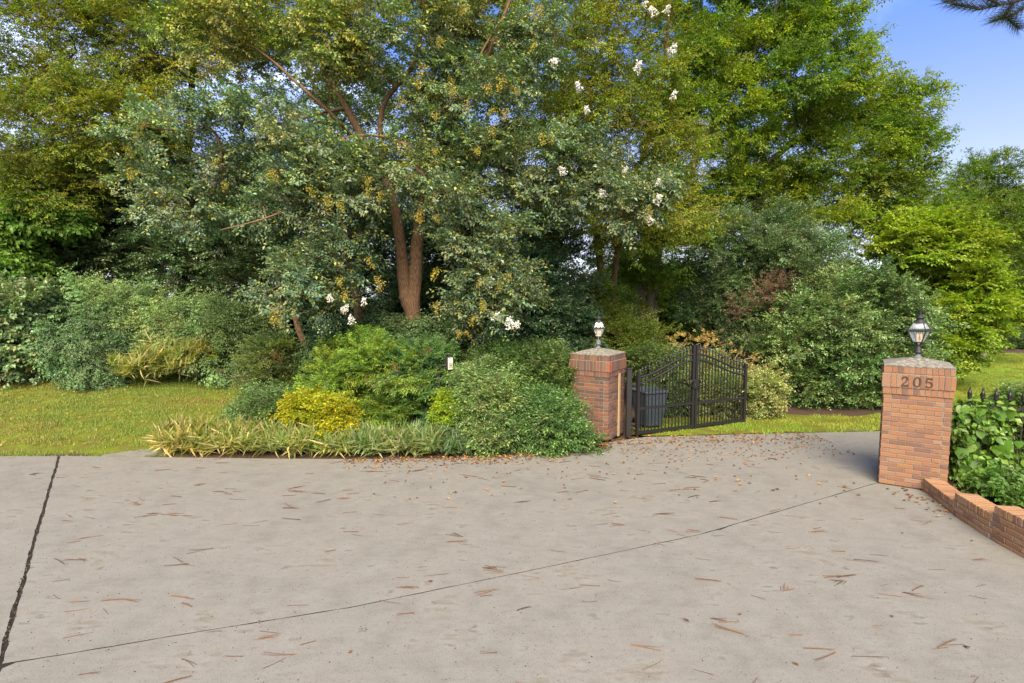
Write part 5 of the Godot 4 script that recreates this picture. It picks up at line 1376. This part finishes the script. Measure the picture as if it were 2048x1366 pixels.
func shrubs() -> void:
	var row := "mixed shrubs behind the left lawn"
	shrub("broad_leaf_shrub", "pale broad leaved shrub at the left edge above the lawn", row, on(-12.9, -14.6), [[Vector3(-12.651, 2.037, -14.2), Vector3(1.097, 0.839, 0.9), 60], [Vector3(-12.713, 1.408, -14), Vector3(1.018, 0.509, 0.8), 24]], S.broad, M.leaf, 0.36, 18, [0.8, 1.2], Color(1.05, 1.05, 1.15))
	shrub("climbing_vine", "bright green leafy vine climbing up the left edge", "", on(-13.6, -15.6), [[Vector3(-13.819, 3.765, -15.2), Vector3(0.622, 1.244, 0.6), 32], [Vector3(-12.715, 4.845, -15.2), Vector3(0.691, 0.415, 0.6), 14], [Vector3(-13.848, 4.871, -15.4), Vector3(0.56, 0.7, 0.6), 14]], S.vine, M.thin_leaf, 0.4, 15, [0.8, 1.2], Color(1.05, 1.05, 1.1))
	shrub("weeping_shrub", "dark small leaved shrub weeping down to the lawn edge", row, on(-10.6, -14.3), [[Vector3(-10.654, 1.418, -13.9), Vector3(0.695, 0.695, 0.7), 60], [Vector3(-11.036, 2.037, -14.2), Vector3(0.775, 0.452, 0.7), 26], [Vector3(-10.278, 0.997, -13.7), Vector3(0.56, 0.274, 0.5), 20]], S.weep, M.leaf, 0.3, 16, [0.7, 1.1], Color(1.05, 1.2, 1.1), 0.25, {"up": -0.7})
	shrub("mounded_shrub", "loose grey green shrub mound rising behind the weeping shrub", row, on(-9.5, -15.4), [[Vector3(-10.429, 1.994, -15), Vector3(1.5, 0.518, 0.9), 50], [Vector3(-9.238, 1.683, -14.6), Vector3(1.062, 0.465, 0.8), 32], [Vector3(-12.127, 2.54, -14.951), Vector3(0.292, 0.277, 0.331), 4], [Vector3(-11.56, 2.81, -14.943), Vector3(0.379, 0.2, 0.429), 5], [Vector3(-10.837, 2.543, -14.765), Vector3(0.306, 0.292, 0.351), 4], [Vector3(-10.432, 2.742, -15.067), Vector3(0.358, 0.21, 0.402), 5], [Vector3(-10.022, 2.465, -15.251), Vector3(0.369, 0.301, 0.409), 5], [Vector3(-9.294, 2.398, -15.188), Vector3(0.41, 0.312, 0.457), 6], [Vector3(-10.687, 2.267, -15.002), Vector3(0.27, 0.244, 0.304), 4]], S.weep, M.leaf, 0.36, 17, [0.7, 1.1], Color(1.95, 1.8, 1.5), 0.35, {"up": 0.1})
	shrub("mounded_shrub", "dense grey green shrub right of the arching bamboo clump", row, on(-7.0, -14.9), [[Vector3(-7.674, 1.566, -14.4), Vector3(0.982, 0.524, 0.8), 44], [Vector3(-7.099, 1.086, -14), Vector3(0.827, 0.433, 0.6), 30], [Vector3(-8.524, 2.274, -14.796), Vector3(0.412, 0.253, 0.472), 6], [Vector3(-7.751, 2.16, -14.35), Vector3(0.31, 0.287, 0.366), 5], [Vector3(-7.304, 2.074, -14.76), Vector3(0.341, 0.2, 0.391), 5], [Vector3(-6.799, 1.821, -14.518), Vector3(0.393, 0.205, 0.459), 6]], S.weep, M.leaf, 0.34, 17, [0.7, 1.1], Color(1.55, 1.5, 1.25), 0.3, {"up": 0.0})
	shrub("bamboo_clump", "arching variegated bamboo with cream edged leaves at the lawn edge", row, on(-8.2, -14.0), [[Vector3(-8.384, 1.272, -13.5), Vector3(0.92, 0.344, 0.5), 36], [Vector3(-9.009, 1.037, -13.4), Vector3(0.609, 0.268, 0.4), 20]], S.bamboo, M.thin_leaf, 0.3, 7, [0.8, 1.25], Color(1.05, 1.0, 0.95), 0.2, {"limbs": 0, "up": 0.3})
	shrub("bamboo_clump", "dull bamboo beneath the pale broad leaved shrub", row, on(-12.3, -14.0), [[Vector3(-12.196, 1.01, -13.6), Vector3(0.742, 0.124, 0.3), 14]], S.bamboo, M.thin_leaf, 0.22, 6, [0.6, 0.95], Color(0.8, 0.8, 0.75), 0.2, {"limbs": 0, "up": 0.3})
	shrub("bamboo_clump", "grey green bamboo with narrow leaves left of the big nandina", row, on(-5.6, -13.4), [[Vector3(-5.388, 1.076, -13.1), Vector3(0.655, 0.476, 0.5), 40], [Vector3(-6.142, 0.988, -13.3), Vector3(0.484, 0.302, 0.4), 18]], S.variegated, M.thin_leaf, 0.3, 8, [0.9, 1.4], Color(0.95, 1.0, 1.1), 0.25, {"limbs": 0, "up": 0.3})
	var bed := "shrubs in the gate bed"
	var n1 := shrub("nandina_shrub", "greyish nandina with rusty seed heads beside the lawn's end", bed, on(-5.4, -12.9), [[Vector3(-5.368, 0.793, -12.6), Vector3(0.481, 0.344, 0.4), 20], [Vector3(-5.605, 1.411, -12.8), Vector3(0.407, 0.291, 0.4), 12]], S.nandina, M.thin_leaf, 0.3, 12, [0.65, 1.0], Color(0.8, 0.75, 0.9), 0.25)
	var n2 := shrub("nandina_shrub", "big feathery yellow green nandina in the middle of the bed", bed, on(-3.25, -11.5), [[Vector3(-3.553, 1.472, -11.287), Vector3(0.292, 0.203, 0.418), 7], [Vector3(-3.137, 1.679, -11.296), Vector3(0.267, 0.162, 0.382), 6], [Vector3(-2.631, 1.545, -11.108), Vector3(0.396, 0.219, 0.577), 9], [Vector3(-2.246, 1.311, -10.941), Vector3(0.439, 0.144, 0.65), 10], [Vector3(-3.639, 1.194, -11.054), Vector3(0.413, 0.191, 0.605), 10], [Vector3(-3.302, 1.084, -11.104), Vector3(0.275, 0.145, 0.401), 6], [Vector3(-2.881, 1.009, -11.246), Vector3(0.377, 0.216, 0.542), 9], [Vector3(-2.432, 0.894, -11.31), Vector3(0.324, 0.177, 0.463), 7], [Vector3(-3.362, 0.639, -11.27), Vector3(0.405, 0.221, 0.581), 9], [Vector3(-2.736, 0.621, -10.836), Vector3(0.403, 0.137, 0.602), 10], [Vector3(-2.345, 0.514, -10.867), Vector3(0.325, 0.176, 0.483), 8], [Vector3(-3.686, 0.792, -11.009), Vector3(0.434, 0.228, 0.638), 10], [Vector3(-2.899, 1.36, -10.953), Vector3(0.316, 0.178, 0.466), 7]], S.nandina, M.thin_leaf, 0.3, 13, [0.65, 1.05], Color(1.25, 1.32, 0.95), 0.3, {"flat": 0.35, "limbs": 26})
	var n3 := shrub("nandina_shrub", "blue green nandina growing against the keypad post", bed, on(-1.9, -11.6), [[Vector3(-1.836, 1.328, -11.2), Vector3(0.458, 0.387, 0.5), 30], [Vector3(-1.777, 0.775, -11.1), Vector3(0.383, 0.454, 0.45), 22]], S.nandina, M.thin_leaf, 0.28, 13, [0.65, 1.0], Color(0.8, 1.05, 1.5), 0.25, {"flat": 0.4})
	var rust := cluster(60, 0.09, 0.02, [Color(0.26, 0.13, 0.06), Color(0.20, 0.11, 0.05)])
	for p in [[n2, Vector3(-2.186, 1.46, -10.2)], [n2, Vector3(-2.688, 1.177, -10.2)], [n1, Vector3(-5.136, 1.398, -12.1)], [n1, Vector3(-5.266, 1.465, -12.1)], [n3, Vector3(-1.637, 1.7, -10.6)]]:
		part("seed_head", rust, M.petal, p[0], p[1] - p[0].position, Vector3(rf(-0.4, 0.4), 0, rf(-0.4, 0.4)))
	shrub("golden_shrub", "vivid golden yellow shrub low in front of the big nandina", bed, on(-3.75, -10.5), [[Vector3(-3.522, 0.57, -10.15), Vector3(0.314, 0.221, 0.35), 26], [Vector3(-3.223, 0.51, -10), Vector3(0.2, 0.145, 0.3), 12], [Vector3(-3.911, 0.682, -10.3), Vector3(0.169, 0.112, 0.25), 8]], S.yellow, M.thin_leaf, 0.2, 14, [0.7, 1.1], Color.WHITE, 0.2)
	shrub("golden_shrub", "small yellow green shrub tucked right of the keypad post", bed, on(-1.2, -10.5), [[Vector3(-1.1, 0.655, -10.2), Vector3(0.148, 0.241, 0.2), 14]], S.yellow, M.thin_leaf, 0.16, 12, [0.6, 0.95], Color(0.72, 1.0, 1.0), 0.2)
	shrub("low_shrub", "low grey green shrub at the left end of the bed", bed, on(-4.9, -11.2), [[Vector3(-4.82, 0.528, -10.8), Vector3(0.569, 0.255, 0.5), 36]], S.box, M.leaf, 0.22, 15, [0.8, 1.3], Color(1.15, 1.15, 1.2), 0.2)
	shrub("boxwood_shrub", "tall dense green shrub left of the old brick pillar", bed, on(0.2, -11.7), [[Vector3(0.272, 1.143, -11.4), Vector3(0.829, 0.466, 0.8), 90], [Vector3(0.681, 0.652, -11.2), Vector3(0.407, 0.407, 0.5), 30], [Vector3(-0.408, 1.143, -11.4), Vector3(0.466, 0.363, 0.6), 30]], S.box, M.leaf, 0.28, 18, [0.9, 1.4], Color(0.95, 1.0, 0.8), 0.3, {"up": 0.25})
	shrub("boxwood_shrub", "grey green shrub sprawling below the keypad post", bed, on(-0.8, -10.7), [[Vector3(-0.374, 0.709, -10.4), Vector3(0.52, 0.425, 0.6), 62], [Vector3(-0.222, 0.227, -10), Vector3(0.5, 0.255, 0.4), 30], [Vector3(-0.672, 0.965, -10.6), Vector3(0.289, 0.231, 0.4), 14]], S.box, M.leaf, 0.26, 17, [0.9, 1.4], Color(1.75, 1.55, 1.7), 0.3, {"up": 0.2})
	shrub("boxwood_shrub", "dark feathery shrub spilling onto the driveway beside the old pillar", bed, on(0.9, -10.3), [[Vector3(0.597, 0.373, -10.1), Vector3(0.477, 0.331, 0.5), 60], [Vector3(0.386, 0.559, -10.2), Vector3(0.334, 0.241, 0.4), 22], [Vector3(1.018, 0.122, -9.9), Vector3(0.252, 0.09, 0.2), 10]], S.box, M.leaf, 0.24, 17, [0.9, 1.4], Color(1.0, 1.15, 1.1), 0.3, {"up": 0.2})
	shrub("weeping_shrub", "shaded green shrub filling the bed behind the big nandina", bed, on(-2.6, -12.6), [[Vector3(-2.627, 1.691, -12.3), Vector3(0.895, 0.391, 0.7), 40], [Vector3(-1.405, 1.568, -12.4), Vector3(0.902, 0.564, 0.7), 50], [Vector3(-3.7, 1.558, -12.5), Vector3(0.682, 0.398, 0.6), 24]], S.weep, M.leaf, 0.32, 15, [0.7, 1.1], Color(0.95, 1.0, 0.9), 0.25, {"up": 0.1})
	# band of dwarf bamboo along the concrete edge, plant by plant
	var edge := [Vector2(-6.356, -9.521), Vector2(-5.465, -9.43), Vector2(-4.373, -9.341), Vector2(-2.794, -9.283), Vector2(-1.246, -9.312), Vector2(-0.211, -9.461), Vector2(0.324, -9.708)]
	var ends := [["tan and cream", Color(1.15, 0.98, 0.85)], ["pale cream", Color(1.1, 1.0, 0.9)], ["yellowish", Color(1.0, 1.0, 0.9)], ["grey green", Color(0.8, 0.9, 0.95)], ["darker green", Color(0.7, 0.85, 0.9)], ["sparse green", Color(0.65, 0.85, 0.9)]]
	var where_words := ["at the lawn corner", "below the low grey green shrub", "below the golden shrub", "below the big nandina", "below the keypad post", "beside the dark feathery shrub"]
	for i in edge.size() - 1:
		var a: Vector2 = edge[i]
		var b: Vector2 = edge[i + 1]
		var mid := (a + b) / 2
		var at := on(mid.x, mid.y - 0.25)
		var lobes := []
		var n := int((b - a).length() / 0.28) + 1
		for k in n:
			var p := a.lerp(b, (k + 0.5) / n)
			for q in [0.16, 0.42]:
				lobes.append([on(p.x, p.y - q, 0.16 + q * 0.22), Vector3(0.18, 0.09, 0.12), 4])
		shrub("dwarf_bamboo", ends[i][0] + " dwarf bamboo along the concrete edge, " + where_words[i], "dwarf bamboo edging", at, lobes, S.bamboo if i < 4 else S.variegated, M.thin_leaf, 0.14, 4, [0.75, 1.15], ends[i][1], 0.22, {"limbs": 0, "up": 0.5, "out": 0.3})
	# beyond the gate
	shrub("variegated_shrub", "pale cream and green shrub seen through the iron gate bars", "", Vector3(4.6, 0, -13.2), [[Vector3(4.937, 0.445, -12.9), Vector3(0.821, 0.528, 0.7), 50], [Vector3(4.617, 0.975, -13.4), Vector3(0.731, 0.426, 0.7), 24]], S.pale, M.thin_leaf, 0.3, 15, [0.7, 1.1], Color(0.95, 1.0, 1.0))
	shrub("variegated_shrub", "pale cream and green shrub just right of the gate's end", "", Vector3(5.9, 0, -13.0), [[Vector3(5.732, 0.6, -12.7), Vector3(0.369, 0.485, 0.45), 34]], S.pale, M.thin_leaf, 0.26, 15, [0.7, 1.05], Color(1.1, 1.1, 1.1))
	shrub("boxwood_shrub", "dark green shrub beside the bin behind the gate", "", Vector3(3.9, 0, -13.2), [[Vector3(3.811, 0.286, -13.1), Vector3(0.333, 0.357, 0.4), 30], [Vector3(3.484, 1.05, -13.3), Vector3(0.605, 0.266, 0.4), 24]], S.box, M.leaf, 0.25, 16, [0.9, 1.4], Color(1.0, 1.0, 0.9))
	shrub("fern_like_shrub", "yellow green undergrowth behind the lantern on the old pillar", "", Vector3(2.6, 0, -15.0), [[Vector3(2.473, 1.883, -14.6), Vector3(0.796, 0.597, 0.8), 38], [Vector3(3.059, 1.518, -14.2), Vector3(0.775, 0.452, 0.7), 24], [Vector3(2.121, 2.675, -15), Vector3(0.614, 0.545, 0.6), 18]], S.olive, M.thin_leaf, 0.36, 14, [0.6, 1.0], Color(0.8, 0.95, 1.0), 0.3)
	shrub("bare_shrub", "twiggy half bare shrub with dry stems showing above the gate", "", Vector3(4.3, 0, -13.8), [[Vector3(4.51, 1.582, -13.5), Vector3(0.736, 0.27, 0.4), 22], [Vector3(5.549, 1.234, -13.3), Vector3(0.605, 0.266, 0.4), 16]], S.pale, M.dry, 0.3, 3, [0.4, 0.7], Color(0.9, 0.6, 0.5), 0.2, {"limbs": 60, "limb_r": 0.006, "bark": M.pale_bark})
	# behind the fence
	shrub("ground_ivy", "low leafy ivy covering the soil between wall and fence", "", Vector3(6.75, 0, -7.1), [[Vector3(6.75, 0.08, -7.45), Vector3(0.2, 0.08, 0.2), 10], [Vector3(6.75, 0.08, -6.95), Vector3(0.25, 0.08, 0.3), 14], [Vector3(7.2, 0.1, -7.1), Vector3(0.35, 0.12, 0.4), 18], [Vector3(6.75, 0.1, -6.2), Vector3(0.3, 0.1, 0.4), 14]], S.vine, M.thin_leaf, 0.2, 8, [0.35, 0.7], Color(0.75, 0.8, 0.9), 0.25, {"limbs": 0})
	shrub("shaded_shrub", "dark shrub behind the iron fence beside the numbered pillar", "", Vector3(8.3, 0, -8.9), [[Vector3(7.887, 0.288, -8.8), Vector3(0.72, 0.44, 0.5), 60], [Vector3(8.234, 0.751, -8.6), Vector3(0.547, 0.391, 0.5), 40]], S.box, M.leaf, 0.24, 15, [0.8, 1.3], Color(1.2, 1.15, 0.9), 0.3)

func _ready() -> void:
	rng.seed = 20240917
	var cam := Camera3D.new()
	cam.name = "camera"
	cam.fov = 63.68
	cam.far = 400.0
	cam.near = 0.1
	add_child(cam)
	cam.position = Vector3(0, 2.81, 0)
	cam.rotation_degrees = Vector3(-4.833, 0, 0)
	cam.current = true
	var env := Environment.new()
	env.background_mode = Environment.BG_SKY
	var sky := ProceduralSkyMaterial.new()
	sky.sky_top_color = lin(0.011, 0.075, 0.30)
	sky.sky_horizon_color = lin(0.41, 0.425, 0.435)
	sky.sky_curve = 0.15
	sky.ground_bottom_color = lin(0.12, 0.13, 0.08)
	sky.ground_horizon_color = lin(0.5, 0.52, 0.5)
	sky.sun_angle_max = 20.0
	sky.sky_cover = clouds()
	sky.sky_cover_modulate = Color(1, 1, 1, 0.8)
	env.sky = Sky.new()
	env.sky.sky_material = sky
	env.background_energy_multiplier = 1.0
	env.tonemap_mode = Environment.TONE_MAPPER_LINEAR
	env.tonemap_exposure = 3.6
	env.sdfgi_enabled = true
	env.ssao_enabled = true
	env.ssil_enabled = true
	var we := WorldEnvironment.new()
	we.name = "environment"
	we.environment = env
	add_child(we)
	var sun := DirectionalLight3D.new()
	sun.name = "sun"
	sun.light_color = Color(1.0, 0.93, 0.82)
	sun.light_energy = 0.8
	sun.light_angular_distance = 40.0
	sun.shadow_enabled = true
	add_child(sun)
	sun.rotation_degrees = Vector3(-43, -6, 0)
	make_materials()
	M.joint = mat(lin(0.05, 0.043, 0.034), 1.0, noise_tex(128, 51, 0.3, 3, 0.15, 1.0), 3.0)
	M.pale_bark = mat(lin(0.33, 0.25, 0.17), 0.9)
	make_sprigs()
	ground()
	var rp := brick_pillar("brick_pillar", Vector3(6.04, 0.01, -8.14), deg_to_rad(-33), 20, M.brick, "orange brick gate pillar bearing the house number 205", [0, 1, 3])
	var num := Node3D.new()
	num.name = "house_number"
	rp.add_child(num)
	num.position = Vector3(-0.01, 20 * 0.0677 + 0.104 + 0.1, 0.81 / 2 + 0.032)
	var font := SystemFont.new()
	font.font_names = PackedStringArray(["Droid Serif"])
	for i in 3:
		var tm := TextMesh.new()
		tm.text = "205"[i]
		tm.font = font
		tm.font_size = 64
		tm.pixel_size = 0.0030
		tm.depth = 0.014
		part("numeral", tm, M.bronze, num, Vector3((i - 1) * 0.14, 0, 0), Vector3(0, 0, [0.0, -0.03, 0.06][i]))
	lantern(Vector3(6.04, 0.01 + rp.get_meta("top"), -8.14), deg_to_rad(-33 - 20), "black four sided lantern on the pillar numbered 205", false)
	rp.remove_meta("top")
	var lp := brick_pillar("brick_pillar", Vector3(1.72, 0.02, -10.91), deg_to_rad(-33), 18, M.old_brick, "weathered brown brick gate pillar with a pale board on its side", [0, 1])
	part("board", block(Vector3(0.018, 1.26, 0.085), 0.003), M.pale_wood, lp, Vector3(0.81 / 2 + 0.012, 0.62, -0.10))
	lantern(Vector3(1.72, 0.02 + lp.get_meta("top"), -10.91), deg_to_rad(-33 + 30), "grey four sided lantern on the weathered pillar by the open gate", true)
	lp.remove_meta("top")
	iron_gate()
	stepped_wall()
	iron_fence()
	keypad_post()
	bin()
	print("built")
	trees()
	print("trees")
	shrubs()
	fence_vine()
	pine()
	print("shrubs")
	litter()

func clouds() -> ImageTexture:
	var n := FastNoiseLite.new()
	n.seed = 23
	n.frequency = 0.006
	n.fractal_octaves = 5
	n.domain_warp_enabled = true
	n.domain_warp_amplitude = 60.0
	n.domain_warp_frequency = 0.006
	var w := 1024
	var h := 512
	var d := PackedByteArray()
	d.resize(w * h * 4)
	for j in h:
		var el := PI / 2 - (j + 0.5) / h * PI
		for i in w:
			var az := TAU * (i + 0.5) / w
			var k := 4 * (j * w + i)
			var a := 0.0
			if el > 0.0:
				var p := Vector3(cos(az) * cos(el), sin(el) * 3.2, sin(az) * cos(el)) * 150.0
				a = smoothstep(0.02, 0.55, n.get_noise_3dv(p))
			d[k] = 235; d[k + 1] = 240; d[k + 2] = 248
			d[k + 3] = int(a * 120)
	return ImageTexture.create_from_image(Image.create_from_data(w, h, false, Image.FORMAT_RGBA8, d))
